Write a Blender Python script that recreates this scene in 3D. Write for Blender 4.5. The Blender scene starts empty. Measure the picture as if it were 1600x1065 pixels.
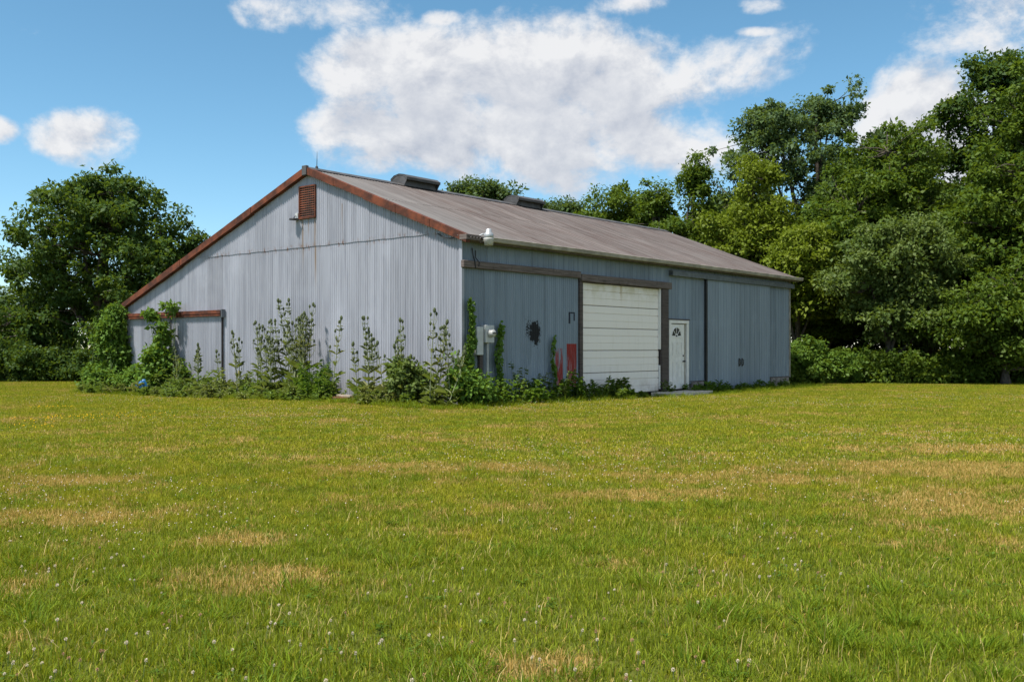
import bpy, math, random
import numpy as np
from mathutils import Vector, Matrix

sc = bpy.context.scene
R = math.radians
col = sc.collection

# ------------------------------------------------------------------ camera
EYE = 1.5
cam_d = bpy.data.cameras.new('camera')
cam = bpy.data.objects.new('camera', cam_d)
col.objects.link(cam)
cam.location = (0, 0, EYE)
cam.rotation_euler = (R(90), 0, 0)
cam_d.sensor_width = 36.0
cam_d.lens = 34.5
cam_d.shift_y = 0.0066
cam_d.clip_end = 3000
sc.camera = cam

# ------------------------------------------------------------------ light
SUN_AZ = R(236)      # clockwise from +Y (the view direction): behind the camera, to the left
SUN_EL = R(62)
sun_dir = Vector((math.sin(SUN_AZ) * math.cos(SUN_EL), math.cos(SUN_AZ) * math.cos(SUN_EL), math.sin(SUN_EL)))
sd = bpy.data.lights.new('sun', 'SUN')
sd.energy = 3.6
sd.angle = R(3.0)
sd.color = (1.0, 0.945, 0.86)
sun = bpy.data.objects.new('sun', sd)
col.objects.link(sun)
sun.rotation_euler = sun_dir.to_track_quat('Z', 'Y').to_euler()
sun.location = (0, 0, 60)
SKY_STRENGTH = 0.12
sc.view_settings.view_transform = 'Standard'
sc.view_settings.look = 'None'
sc.view_settings.exposure = 1.1
sc.view_settings.gamma = 1.0
sc.view_settings.use_curve_mapping = False
sc.cycles.max_bounces = 6
sc.cycles.transparent_max_bounces = 4


# ------------------------------------------------------------------ node helper
class NT:
    def __init__(self, tree):
        self.t = tree

    def __call__(self, typ, ins=None, **props):
        n = self.t.nodes.new(typ)
        for k, v in props.items():
            setattr(n, k, v)
        for k, v in (ins or {}).items():
            s = n.inputs[k]
            if isinstance(v, bpy.types.NodeSocket):
                self.t.links.new(v, s)
            else:
                s.default_value = v
        return n

    def math(self, op, a, b=None, c=None, clamp=False):
        i = {0: a}
        if b is not None:
            i[1] = b
        if c is not None:
            i[2] = c
        n = self('ShaderNodeMath', i, operation=op)
        n.use_clamp = clamp
        return n.outputs[0]

    def vmath(self, op, a, b=None, c=None):
        i = {0: a}
        if b is not None:
            i[1] = b
        if c is not None:
            i[2] = c
        n = self('ShaderNodeVectorMath', i, operation=op)
        return n.outputs['Value'] if op in ('LENGTH', 'DOT_PRODUCT', 'DISTANCE') else n.outputs[0]

    def noise(self, vec, scale, detail=3.0, rough=0.55, out='Fac', dist=0.0):
        n = self('ShaderNodeTexNoise', {'Vector': vec, 'Scale': scale, 'Detail': detail, 'Roughness': rough, 'Distortion': dist})
        return n.outputs[out]

    def step(self, x, a, b):
        n = self('ShaderNodeMapRange', {0: x, 1: a, 2: b, 3: 0.0, 4: 1.0}, interpolation_type='SMOOTHSTEP')
        return n.outputs[0]

    def mix(self, fac, a, b, mode='MIX'):
        n = self('ShaderNodeMix', data_type='RGBA', blend_type=mode)
        for k, v in ((0, fac), (6, a), (7, b)):
            s = n.inputs[k]
            if isinstance(v, bpy.types.NodeSocket):
                self.t.links.new(v, s)
            else:
                s.default_value = v if k == 0 else (*v[:3], 1.0)
        return n.outputs[2]

    def sep(self, v):
        return self('ShaderNodeSeparateXYZ', {0: v}).outputs

    def comb(self, x, y, z):
        return self('ShaderNodeCombineXYZ', {0: x, 1: y, 2: z}).outputs[0]

    def link(self, a, b):
        self.t.links.new(a, b)


def rgb(c):
    return (c[0], c[1], c[2], 1.0)


# ------------------------------------------------------------------ world: sky and clouds
world = bpy.data.worlds.new('World')
sc.world = world
world.use_nodes = True
wt = world.node_tree
wt.nodes.clear()
W = NT(wt)
sky = W('ShaderNodeTexSky', sky_type='NISHITA', sun_disc=False, sun_elevation=SUN_EL, sun_rotation=SUN_AZ,
        air_density=0.9, dust_density=0.15, ozone_density=2.6, altitude=1200)
skyc = W('ShaderNodeHueSaturation', {'Hue': 0.480, 'Saturation': 1.10, 'Value': 0.66, 'Color': sky.outputs[0]}).outputs[0]
d = W('ShaderNodeTexCoord').outputs['Generated']
dx, dy, dz = W.sep(d)
yy = W.math('MAXIMUM', dy, 0.08)
uv = W.comb(W.math('DIVIDE', dx, yy), W.math('DIVIDE', dz, yy), 0.0)
# cloud banks: (bearing tan, elevation tan, half width, half height, weight)
BANKS = [(0.03, 0.272, 0.19, 0.062, 1.0), (-0.115, 0.288, 0.085, 0.036, 0.9), (-0.155, 0.225, 0.055, 0.030, 0.65),
         (0.03, 0.215, 0.17, 0.05, 1.0), (0.115, 0.275, 0.10, 0.052, 0.85), (-0.06, 0.205, 0.12, 0.033, 0.9),
         (0.13, 0.205, 0.11, 0.034, 0.5), (0.21, 0.275, 0.06, 0.045, 0.22), (0.05, 0.325, 0.035, 0.018, 0.6),
         (-0.437, 0.214, 0.052, 0.029, 0.85), (-0.53, 0.22, 0.025, 0.014, 0.7),
         (-0.228, 0.345, 0.05, 0.022, 0.5), (-0.15, 0.348, 0.05, 0.020, 0.42), (-0.07, 0.335, 0.022, 0.009, 0.6),
         (0.42, 0.235, 0.075, 0.05, 0.95), (0.50, 0.335, 0.08, 0.04, 0.5), (0.46, 0.19, 0.07, 0.045, 0.8),
         (0.24, 0.35, 0.03, 0.010, 0.6), (0.247, 0.322, 0.02, 0.005, 0.5), (0.13, 0.35, 0.04, 0.014, 0.6)]


def banks(uvs):
    acc = None
    for cu, cv, ru, rv, w in BANKS:
        q = W.vmath('MULTIPLY_ADD', uvs, (1 / ru, 1 / rv, 0), (-cu / ru, -cv / rv, 0))
        b = W.math('MULTIPLY_ADD', W.vmath('DOT_PRODUCT', q, q), -0.68 * w, w * 1.08)
        b = W.math('MAXIMUM', b, -0.6)
        acc = b if acc is None else W.math('SMOOTH_MAX', acc, b, 0.25)
    return acc


infront = W.math('MULTIPLY', W.step(dy, 0.35, 0.6), W.math('MULTIPLY', W.step(W.math('ABSOLUTE', W.sep(uv)[0]), 0.85, 0.6), W.step(W.sep(uv)[1], 0.55, 0.38)))
zz = W.math('MAXIMUM', dz, 0.06)
flat = W.comb(W.math('DIVIDE', dx, zz), W.math('DIVIDE', dy, zz), 0.0)
gen = W.math('MULTIPLY_ADD', W.noise(flat, 0.55, 3.0, 0.5), 4.0, -1.75)
bank = banks(uv)
bias = W('ShaderNodeMix', {0: infront, 2: gen, 3: bank}, data_type='FLOAT').outputs[0]
stretch = W.vmath('MULTIPLY', d, (1.0, 1.0, 1.35))
OFF = (-0.010, -0.004, 0.016)


def fluff(vec):
    a = W.noise(vec, 10.0, 10.0, 0.62, dist=0.15)
    b = W.noise(vec, 24.0, 5.0, 0.6)
    return W.math('ADD', W.math('MULTIPLY_ADD', a, 3.6, -1.8), W.math('MULTIPLY_ADD', b, 0.9, -0.45))


n0 = fluff(stretch)
n1 = fluff(W.vmath('ADD', stretch, OFF))
dens0 = W.math('MULTIPLY_ADD', bias, 1.0, W.math('MULTIPLY', n0, 0.78))
dens1 = W.math('MULTIPLY_ADD', bias, 1.0, W.math('MULTIPLY', n1, 0.78))
alpha = W.step(dens0, 0.04, 0.74)
thick = W.step(dens0, 0.35, 1.25)
relief = W.math('MULTIPLY_ADD', W.math('SUBTRACT', dens0, dens1), 1.0, 0.66, clamp=True)
# cloud standing between this point and the sun, over a longer reach: shades the undersides
dens2 = W.math('MULTIPLY_ADD', banks(W.vmath('ADD', uv, (-0.012, 0.045, 0))), 1.0, W.math('MULTIPLY', fluff(W.vmath('ADD', stretch, (-0.012, 0.0, 0.055))), 0.5))
under = W.step(dens2, 0.05, 1.1)
low = W.noise(stretch, 5.0, 3.0, 0.5)
lit = W.math('MULTIPLY', relief, W.math('MULTIPLY_ADD', W.math('MULTIPLY', under, W.math('MULTIPLY_ADD', W.step(low, 0.35, 0.62), 0.5, 0.45)), -0.85, 1.34), clamp=True)
CL = 1.0 / SKY_STRENGTH
ccol = W.mix(lit, (0.215 * CL, 0.235 * CL, 0.28 * CL), (0.415 * CL, 0.415 * CL, 0.42 * CL))
above = W.step(dz, 0.0, 0.10)
alpha = W.math('MULTIPLY', W.math('MULTIPLY', alpha, 0.96), above)
final = W.mix(alpha, skyc, ccol)
bg = W('ShaderNodeBackground', {'Color': final, 'Strength': SKY_STRENGTH})
wo = W('ShaderNodeOutputWorld')
W.link(bg.outputs[0], wo.inputs[0])


# ------------------------------------------------------------------ object helpers
def link(o, parent=None):
    col.objects.link(o)
    if parent is not None:
        o.parent = parent
    return o


def tag(o, label=None, cat=None, group=None, kind=None):
    if label:
        o['label'] = label
    if cat:
        o['category'] = cat
    if group:
        o['group'] = group
    if kind:
        o['kind'] = kind
    return o


def empty(name, loc, rz=0.0, label=None, cat=None, group=None):
    o = bpy.data.objects.new(name, None)
    o.empty_display_size = 0.2
    o.location = loc
    o.rotation_euler = (0, 0, rz)
    link(o)
    return tag(o, label, cat, group)


class MB:
    """collects shapes, builds one mesh object"""

    def __init__(self):
        self.v, self.f = [], []

    def add(self, vs, fs):
        b = len(self.v)
        self.v += [tuple(p) for p in vs]
        self.f += [tuple(i + b for i in f) for f in fs]

    def box(self, x0, x1, y0, y1, z0, z1, bev=0.0):
        if bev <= 0:
            vs = [(x, y, z) for z in (z0, z1) for y in (y0, y1) for x in (x0, x1)]
            self.add(vs, [(0, 2, 3, 1), (4, 5, 7, 6), (0, 1, 5, 4), (2, 6, 7, 3), (0, 4, 6, 2), (1, 3, 7, 5)])
            return
        b = bev      # chamfered box as three crossing slabs' hull: 24 vertices
        P, idx = [], {}
        for sx in (0, 1):
            for sy in (0, 1):
                for sz in (0, 1):
                    X, Y, Z = (x0, x1)[sx], (y0, y1)[sy], (z0, z1)[sz]
                    ix, iy, iz = (b, -b)[sx], (b, -b)[sy], (b, -b)[sz]
                    for a, p in (('x', (X, Y + iy, Z + iz)), ('y', (X + ix, Y, Z + iz)), ('z', (X + ix, Y + iy, Z))):
                        idx[(sx, sy, sz, a)] = len(P)
                        P.append(p)
        F = []
        g = lambda *k: idx[k]
        for s in (0, 1):
            o = [(0, 0), (1, 0), (1, 1), (0, 1)]
            F.append([g(s, p, q, 'x') for p, q in o][::1 if s else -1])
            F.append([g(p, s, q, 'y') for p, q in o][::-1 if s else 1])
            F.append([g(p, q, s, 'z') for p, q in o][::1 if s else -1])
            for t in (0, 1):
                F.append([g(s, t, 0, 'x'), g(s, t, 1, 'x'), g(s, t, 1, 'y'), g(s, t, 0, 'y')])
                F.append([g(s, 0, t, 'x'), g(s, 1, t, 'x'), g(s, 1, t, 'z'), g(s, 0, t, 'z')])
                F.append([g(0, s, t, 'y'), g(1, s, t, 'y'), g(1, s, t, 'z'), g(0, s, t, 'z')])
                for u in (0, 1):
                    F.append([g(s, t, u, 'x'), g(s, t, u, 'y'), g(s, t, u, 'z')])
        self.add(P, F)

    def tube(self, pts, rad, sides=6, cap=True):
        pts = [Vector(p) for p in pts]
        if not hasattr(rad, '__len__'):
            rad = [rad] * len(pts)
        vs, fs = [], []
        for i, p in enumerate(pts):
            t = (pts[min(i + 1, len(pts) - 1)] - pts[max(i - 1, 0)]).normalized()
            a = t.cross(Vector((0, 0, 1)))
            if a.length < 0.05:
                a = t.cross(Vector((1, 0, 0)))
            a.normalize()
            b = t.cross(a)
            for k in range(sides):
                an = 2 * math.pi * k / sides
                vs.append(p + (a * math.cos(an) + b * math.sin(an)) * rad[i])
        for i in range(len(pts) - 1):
            for k in range(sides):
                k2 = (k + 1) % sides
                fs.append((i * sides + k, i * sides + k2, (i + 1) * sides + k2, (i + 1) * sides + k))
        if cap:
            fs.append(tuple(range(sides))[::-1])
            fs.append(tuple(range((len(pts) - 1) * sides, len(pts) * sides)))
        self.add(vs, fs)

    def lathe(self, prof, c=(0, 0, 0), sides=16, axis='Z'):
        vs, fs = [], []
        for r, h in prof:
            for k in range(sides):
                a = 2 * math.pi * k / sides
                p = (r * math.cos(a), r * math.sin(a), h)
                if axis == 'Y':
                    p = (p[0], -p[2], p[1])
                elif axis == 'X':
                    p = (p[2], p[0], p[1])
                vs.append((p[0] + c[0], p[1] + c[1], p[2] + c[2]))
        n = len(prof)
        for i in range(n - 1):
            for k in range(sides):
                k2 = (k + 1) % sides
                fs.append((i * sides + k, i * sides + k2, (i + 1) * sides + k2, (i + 1) * sides + k))
        fs.append(tuple(range(sides))[::-1])
        fs.append(tuple(range((n - 1) * sides, n * sides)))
        self.add(vs, fs)

    def leaf(self, p, axis, nrm, ln, wd, bend=0.0):
        """pointed leaf with a fold along the rib and a droop"""
        p, a, n = Vector(p), Vector(axis).normalized(), Vector(nrm)
        n = (n - a * n.dot(a))
        n = n.normalized() if n.length > 1e-4 else a.orthogonal().normalized()
        s = a.cross(n)
        m = p + a * ln * 0.45 - n * bend * ln * 0.25
        e = p + a * ln - n * bend * ln
        up = n * wd * 0.18
        self.add([p, m + s * wd * 0.5 + up, e, m - s * wd * 0.5 + up, m], [(0, 4, 1), (1, 4, 2), (0, 3, 4), (4, 3, 2)])

    def build(self, name, mat, parent=None, smooth=False):
        me = bpy.data.meshes.new(name)
        me.from_pydata(self.v, [], self.f)
        me.materials.append(mat)
        if smooth:
            me.polygons.foreach_set('use_smooth', [True] * len(me.polygons))
        me.update()
        return link(bpy.data.objects.new(name, me), parent)


def np_mesh(name, V, F, mat, rnd=None, smooth=False):
    """mesh from numpy arrays; F is (n,3) or (n,4)"""
    me = bpy.data.meshes.new(name)
    k = F.shape[1]
    me.vertices.add(len(V))
    me.vertices.foreach_set('co', np.ascontiguousarray(V, np.float32).ravel())
    me.loops.add(F.size)
    me.loops.foreach_set('vertex_index', np.ascontiguousarray(F, np.int32).ravel())
    me.polygons.add(len(F))
    me.polygons.foreach_set('loop_start', np.arange(0, F.size, k, dtype=np.int32))
    if smooth:
        me.polygons.foreach_set('use_smooth', np.ones(len(F), bool))
    me.materials.append(mat)
    me.update(calc_edges=True)
    if rnd is not None:
        at = me.attributes.new('rnd', 'FLOAT', 'POINT')
        at.data.foreach_set('value', np.ascontiguousarray(rnd, np.float32))
    return me


def bsdf(m, ins):
    T = NT(m.node_tree)
    return T


def new_mat(name):
    m = bpy.data.materials.new(name)
    m.use_nodes = True
    m.node_tree.nodes.clear()
    T = NT(m.node_tree)
    out = T('ShaderNodeOutputMaterial')
    return m, T, out


def principled(T, out, color, rough=0.6, metal=0.0, spec=0.4, bump=None, bstr=0.3, bdist=0.01, trans=None):
    ins = {'Base Color': color if isinstance(color, bpy.types.NodeSocket) else rgb(color), 'Roughness': rough, 'Metallic': metal,
           'Specular IOR Level': spec}
    if bump is not None:
        ins['Normal'] = T('ShaderNodeBump', {'Strength': bstr, 'Distance': bdist, 'Height': bump}).outputs[0]
    p = T('ShaderNodeBsdfPrincipled', ins)
    s = p.outputs[0]
    if trans is not None:
        tr = T('ShaderNodeBsdfTranslucent', {'Color': trans if isinstance(trans, bpy.types.NodeSocket) else rgb(trans)})
        s = T('ShaderNodeMixShader', {0: 0.32, 1: s, 2: tr.outputs[0]}).outputs[0]
    T.link(s, out.inputs[0])


def objco(T):
    return T('ShaderNodeTexCoord').outputs['Object']


# ------------------------------------------------------------------ materials
def leaf_mat(name, a, b, c=None, spec=0.16, rough=0.55, dk=1.1):
    m, T, out = new_mat(name)
    r = T('ShaderNodeAttribute', attribute_name='rnd').outputs['Fac']
    big = T.noise(T('ShaderNodeNewGeometry').outputs['Position'], 0.55, 2.0)
    colr = T.mix(r, [v * dk for v in a], [v * dk for v in b])
    if c is not None:
        colr = T.mix(T.step(big, 0.45, 0.72), colr, c)
    tr = T.mix(0.5, colr, (0.24, 0.33, 0.015))
    principled(T, out, colr, rough, 0.0, spec, trans=tr)
    return m


def plain_mat(name, c, rough=0.6, metal=0.0, spec=0.4, var=0.25, scale=6.0, bstr=0.15):
    m, T, out = new_mat(name)
    co = objco(T)
    n = T.noise(co, scale, 5.0, 0.6)
    colr = T.mix(T.step(n, 0.3, 0.75), [x * (1 - var) for x in c], [min(1, x * (1 + var)) for x in c])
    principled(T, out, colr, rough, metal, spec, bump=n, bstr=bstr)
    return m


def sheet_mat(name, base, dirt, streak_x, rust=0.0, gable=False, side=False, metal=0.35, rough=0.5):
    """corrugated sheet: weathered streaks run down the sheet, each sheet a slightly different tone"""
    m, T, out = new_mat(name)
    co = objco(T)
    x, y, z = T.sep(co)
    along = y if gable else x
    st = T.noise(T.comb(T.math('MULTIPLY', along, streak_x), 0.0, T.math('MULTIPLY', z, 0.35)), 1.0, 5.0, 0.65)
    bl = T.noise(co, 0.7, 4.0, 0.6)
    rnd = T('ShaderNodeObjectInfo').outputs['Random']
    k = T.math('MULTIPLY_ADD', rnd, 0.26, 0.87)
    c = T.mix(T.step(st, 0.35, 0.8), base, dirt)
    c = T.mix(T.math('MULTIPLY', T.step(bl, 0.5, 0.75), 0.35), c, [v * 1.3 for v in base])
    if gable:
        # rust runs under the louvre and lamp, and rust at the lap of the two courses
        jit = T.noise(T.comb(T.math('MULTIPLY', y, 18), 0, T.math('MULTIPLY', z, 0.7)), 1.0, 3.0)
        for yc, w, zt, zb in ((6.12, 0.05, 5.15, 3.55), (5.56, 0.055, 5.20, 3.0), (5.85, 0.03, 5.15, 4.3), (11.0, 0.04, 4.45, 3.9),
                              (3.3, 0.02, 4.4, 3.9), (8.2, 0.02, 4.4, 3.8), (4.4, 0.02, 5.4, 4.4)):
            mk = T.math('MULTIPLY', T.step(T.math('ABSOLUTE', T.math('SUBTRACT', y, yc)), w, w * 0.3),
                        T.math('MULTIPLY', T.step(z, zb, zb + 0.9), T.step(z, zt + 0.05, zt - 0.02)))
            c = T.mix(T.math('MULTIPLY', T.math('MULTIPLY', mk, T.step(jit, 0.25, 0.6)), 0.75), c, (0.20, 0.12, 0.045))
        lap = T.step(T.math('ABSOLUTE', T.math('SUBTRACT', z, 4.34)), 0.16, 0.0)
        spots = T.noise(T.comb(T.math('MULTIPLY', y, 3.0), 0, T.math('MULTIPLY', z, 1.2)), 2.0, 5.0, 0.7)
        c = T.mix(T.math('MULTIPLY', lap, T.step(spots, 0.52, 0.68)), c, (0.17, 0.075, 0.03))
        door = T.noise(T.comb(0.0, T.math('MULTIPLY', y, 5), T.math('MULTIPLY', z, 0.6)), 1.0, 4.0)
        low = T.math('MULTIPLY', T.step(z, 1.2, 0.2), T.step(door, 0.35, 0.7))
        c = T.mix(T.math('MULTIPLY', low, 0.4), c, (0.16, 0.14, 0.11))
    if side:
        scr = T.noise(T.comb(T.math('MULTIPLY', x, 16), 0, T.math('MULTIPLY', z, 1.4)), 1.0, 5.0, 0.7)
        # splashed black paint
        e = T.vmath('LENGTH', T.vmath('MULTIPLY', T.vmath('SUBTRACT', co, (2.84, 0, 1.90)), (1 / 0.26, 0, 1 / 0.34)))
        blk = T.step(T.math('MULTIPLY_ADD', T.noise(co, 9.0, 5.0, 0.75), 1.9, T.math('MULTIPLY', e, -0.75)), 0.22, 0.34)
        e2 = T.vmath('LENGTH', T.vmath('MULTIPLY', T.vmath('SUBTRACT', co, (2.55, 0, 2.0)), (1 / 0.22, 0, 1 / 0.4)))
        blk2 = T.step(T.math('MULTIPLY_ADD', T.noise(co, 26.0, 3.0, 0.6), 1.6, T.math('MULTIPLY', e2, -0.5)), 0.62, 0.68)
        c = T.mix(T.math('MAXIMUM', blk, blk2), c, (0.008, 0.009, 0.012))
        # a bracket-shaped black mark beside the post
        def bar(x0, x1, z0, z1):
            a = T.math('MULTIPLY', T.step(x, x0, x0 + 0.02), T.step(x, x1, x1 - 0.02))
            b = T.math('MULTIPLY', T.step(z, z0, z0 + 0.02), T.step(z, z1, z1 - 0.02))
            return T.math('MULTIPLY', T.math('MULTIPLY', a, b), T.step(scr, 0.34, 0.42))
        mk = T.math('MAXIMUM', bar(4.34, 4.66, 2.44, 2.50), T.math('MAXIMUM', bar(4.33, 4.42, 2.16, 2.50), bar(4.56, 4.66, 2.24, 2.46)))
        c = T.mix(mk, c, (0.012, 0.016, 0.03))
        # brushed red paint
        r1 = T.math('MULTIPLY', bar(3.74, 4.08, 0.45, 1.50), T.step(T.math('MULTIPLY_ADD', z, -0.25, scr), 0.10, 0.26))
        r2 = T.math('MULTIPLY', bar(4.26, 4.74, 0.35, 1.62), T.step(T.math('MULTIPLY_ADD', z, 0.12, scr), 0.42, 0.56))
        c = T.mix(T.math('MAXIMUM', r1, r2), c, T.mix(scr, (0.10, 0.012, 0.010), (0.36, 0.035, 0.028)))
        pale = T.math('MULTIPLY', T.math('MULTIPLY', T.step(z, 1.7, 0.7), T.step(scr, 0.5, 0.66)), 0.55)
        c = T.mix(pale, c, (0.36, 0.40, 0.43))
    if rust > 0:
        rn = T.noise(T.comb(T.math('MULTIPLY', along, 5.0), 0.0, T.math('MULTIPLY', z, 0.8)), 1.0, 6.0, 0.7)
        c = T.mix(T.math('MULTIPLY', T.step(rn, 0.58, 0.74), rust), c, (0.16, 0.07, 0.035))
    c = T.vmath('SCALE', c, None) if False else T.mix(1.0, c, T.comb(k, k, k), 'MULTIPLY')
    principled(T, out, c, rough, metal, 0.25, bump=st, bstr=0.08)
    return m


def roof_mat():
    m, T, out = new_mat('weathered_roof_sheet')
    co = objco(T)
    x, y, z = T.sep(co)
    st = T.noise(T.comb(T.math('MULTIPLY', x, 7.0), T.math('MULTIPLY', y, 0.22), 0.0), 1.0, 6.0, 0.7)
    st2 = T.noise(T.comb(T.math('MULTIPLY', x, 14.0), T.math('MULTIPLY', y, 0.7), 3.0), 1.0, 5.0, 0.7)
    bl = T.noise(co, 0.35, 4.0, 0.6)
    rnd = T('ShaderNodeObjectInfo').outputs['Random']
    c = T.mix(T.step(st, 0.38, 0.60), (0.138, 0.120, 0.113), (0.074, 0.058, 0.053))
    c = T.mix(T.math('MULTIPLY', T.step(st2, 0.50, 0.64), 0.8), c, (0.062, 0.034, 0.026))
    c = T.mix(T.math('MULTIPLY', T.step(bl, 0.45, 0.75), 0.4), c, (0.145, 0.135, 0.13))
    # the sheets near the front gable keep more of their grey coating
    c = T.mix(T.math('MULTIPLY', T.step(x, 3.5, 0.0), 0.45), c, (0.16, 0.163, 0.163))
    k = T.math('MULTIPLY_ADD', rnd, 0.22, 0.89)
    c = T.mix(1.0, c, T.comb(k, k, k), 'MULTIPLY')
    principled(T, out, c, 0.62, 0.15, 0.4, bump=st2, bstr=0.1)
    return m


def rust_mat():
    m, T, out = new_mat('rusted_trim')
    co = objco(T)
    a = T.noise(co, 2.2, 6.0, 0.7)
    b = T.noise(co, 14.0, 4.0, 0.7)
    c = T.mix(T.step(a, 0.35, 0.68), (0.045, 0.016, 0.010), (0.165, 0.046, 0.020))
    c = T.mix(T.math('MULTIPLY', T.step(b, 0.55, 0.8), 0.6), c, (0.04, 0.018, 0.014))
    c = T.mix(T.step(T.noise(co, 1.3, 5.0, 0.75), 0.665, 0.70), c, (0.30, 0.25, 0.21))
    principled(T, out, c, 0.8, 0.0, 0.3, bump=b, bstr=0.3)
    return m


def wood_mat(name, lo, hi):
    m, T, out = new_mat(name)
    co = objco(T)
    x, y, z = T.sep(co)
    g = T.noise(T.comb(T.math('MULTIPLY', x, 1.3), T.math('MULTIPLY', y, 1.3), T.math('MULTIPLY', z, 34.0)), 1.0, 5.0, 0.7)
    v = T.noise(T.comb(T.math('MULTIPLY', x, 34.0), T.math('MULTIPLY', y, 34), T.math('MULTIPLY', z, 1.2)), 1.0, 4.0, 0.7)
    b = T.noise(co, 5.0, 4.0, 0.7)
    c = T.mix(T.step(g, 0.3, 0.7), lo, hi)
    c = T.mix(T.math('MULTIPLY', T.step(v, 0.5, 0.8), 0.3), c, [q * 0.5 for q in lo])
    c = T.mix(T.math('MULTIPLY', T.step(b, 0.55, 0.7), 0.5), c, [q * 0.6 for q in lo])
    principled(T, out, c, 0.85, 0.0, 0.2, bump=g, bstr=0.5)
    return m


def door_mat():
    m, T, out = new_mat('white_door_paint')
    co = objco(T)
    x, y, z = T.sep(co)
    s = T.noise(T.comb(T.math('MULTIPLY', x, 9), 0, T.math('MULTIPLY', z, 0.8)), 1.0, 5.0, 0.7)
    g = T.noise(co, 2.0, 5.0, 0.65)
    c = T.mix(T.step(s, 0.5, 0.8), (0.84, 0.795, 0.765), (0.72, 0.67, 0.625))
    top = T.math('MULTIPLY', T.step(z, 2.7, 3.35), T.step(g, 0.38, 0.62))
    c = T.mix(T.math('MULTIPLY', top, 0.6), c, (0.55, 0.50, 0.33))
    run = T.math('MULTIPLY', T.step(T.math('ABSOLUTE', T.math('SUBTRACT', x, 7.0)), 0.10, 0.02), T.step(z, 2.75, 3.3))
    c = T.mix(T.math('MULTIPLY', run, 0.55), c, (0.42, 0.30, 0.12))
    low = T.math('MULTIPLY', T.step(z, 0.7, 0.2), T.step(g, 0.4, 0.65))
    c = T.mix(T.math('MULTIPLY', low, 0.5), c, (0.35, 0.28, 0.2))
    principled(T, out, c, 0.55, 0.0, 0.4, bump=g, bstr=0.05)
    return m


M = {}
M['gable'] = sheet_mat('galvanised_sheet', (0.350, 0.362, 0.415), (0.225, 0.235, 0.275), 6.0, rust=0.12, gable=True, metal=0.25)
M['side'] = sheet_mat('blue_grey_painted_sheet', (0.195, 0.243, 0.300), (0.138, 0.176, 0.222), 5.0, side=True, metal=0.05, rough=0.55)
M['back'] = sheet_mat('plain_blue_grey_sheet', (0.195, 0.243, 0.300), (0.138, 0.176, 0.222), 5.0, metal=0.05, rough=0.55)
M['slide'] = sheet_mat('faded_blue_sheet', (0.225, 0.275, 0.335), (0.165, 0.205, 0.255), 5.0, metal=0.05, rough=0.55)
M['roof'] = roof_mat()
M['rust'] = rust_mat()
M['beam'] = wood_mat('weathered_timber', (0.075, 0.058, 0.052), (0.19, 0.16, 0.15))
M['post'] = wood_mat('dark_timber', (0.055, 0.045, 0.042), (0.115, 0.095, 0.09))
M['board'] = wood_mat('pale_board', (0.20, 0.16, 0.12), (0.42, 0.36, 0.29))
M['door'] = door_mat()
M['white'] = plain_mat('white_paint', (0.72, 0.71, 0.70), 0.5, var=0.08)
M['gutter'] = plain_mat('cream_gutter', (0.29, 0.27, 0.235), 0.5, var=0.3, scale=3.0)
M['fascia'] = plain_mat('fascia_board', (0.12, 0.10, 0.09), 0.8, var=0.35, scale=4)
M['dark'] = plain_mat('dark_metal', (0.03, 0.03, 0.032), 0.5, 0.3)
M['vent'] = plain_mat('ventilator_metal', (0.085, 0.083, 0.085), 0.6, 0.3, var=0.35, scale=3)
M['rail'] = plain_mat('grey_track', (0.12, 0.135, 0.15), 0.5, 0.3, var=0.3)
M['block'] = plain_mat('concrete_block', (0.21, 0.19, 0.175), 0.9, var=0.35, scale=8, bstr=0.5)
M['concrete'] = plain_mat('concrete', (0.47, 0.44, 0.39), 0.9, var=0.2, scale=3, bstr=0.4)
M['box'] = plain_mat('grey_enamel', (0.42, 0.44, 0.45), 0.45, 0.1, var=0.1)
M['pipe'] = plain_mat('grey_conduit', (0.36, 0.37, 0.38), 0.45, 0.3, var=0.15)
M['lampm'] = plain_mat('lamp_housing', (0.40, 0.42, 0.44), 0.4, 0.4, var=0.1)
M['blue'] = plain_mat('blue_plastic', (0.02, 0.16, 0.42), 0.45, var=0.2)
M['bark'] = plain_mat('bark', (0.085, 0.07, 0.055), 0.9, var=0.4, scale=9, bstr=0.8)
M['stemg'] = plain_mat('green_stem', (0.14, 0.19, 0.07), 0.7, var=0.25)
M['stemp'] = plain_mat('pale_stem', (0.22, 0.25, 0.13), 0.7, var=0.25)
M['teasel'] = plain_mat('teasel_head', (0.065, 0.085, 0.032), 0.8, var=0.35, scale=30)
M['redboard'] = wood_mat('red_board', (0.10, 0.04, 0.03), (0.20, 0.09, 0.06))
m, T, out = new_mat('window_glass')
principled(T, out, (0.008, 0.009, 0.011), 0.25, 0.0, 0.2)
M['glass'] = m
m, T, out = new_mat('lamp_lens')
principled(T, out, (0.62, 0.62, 0.60), 0.35, 0.0, 0.5, trans=(0.5, 0.5, 0.48))
M['lens'] = m

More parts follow.
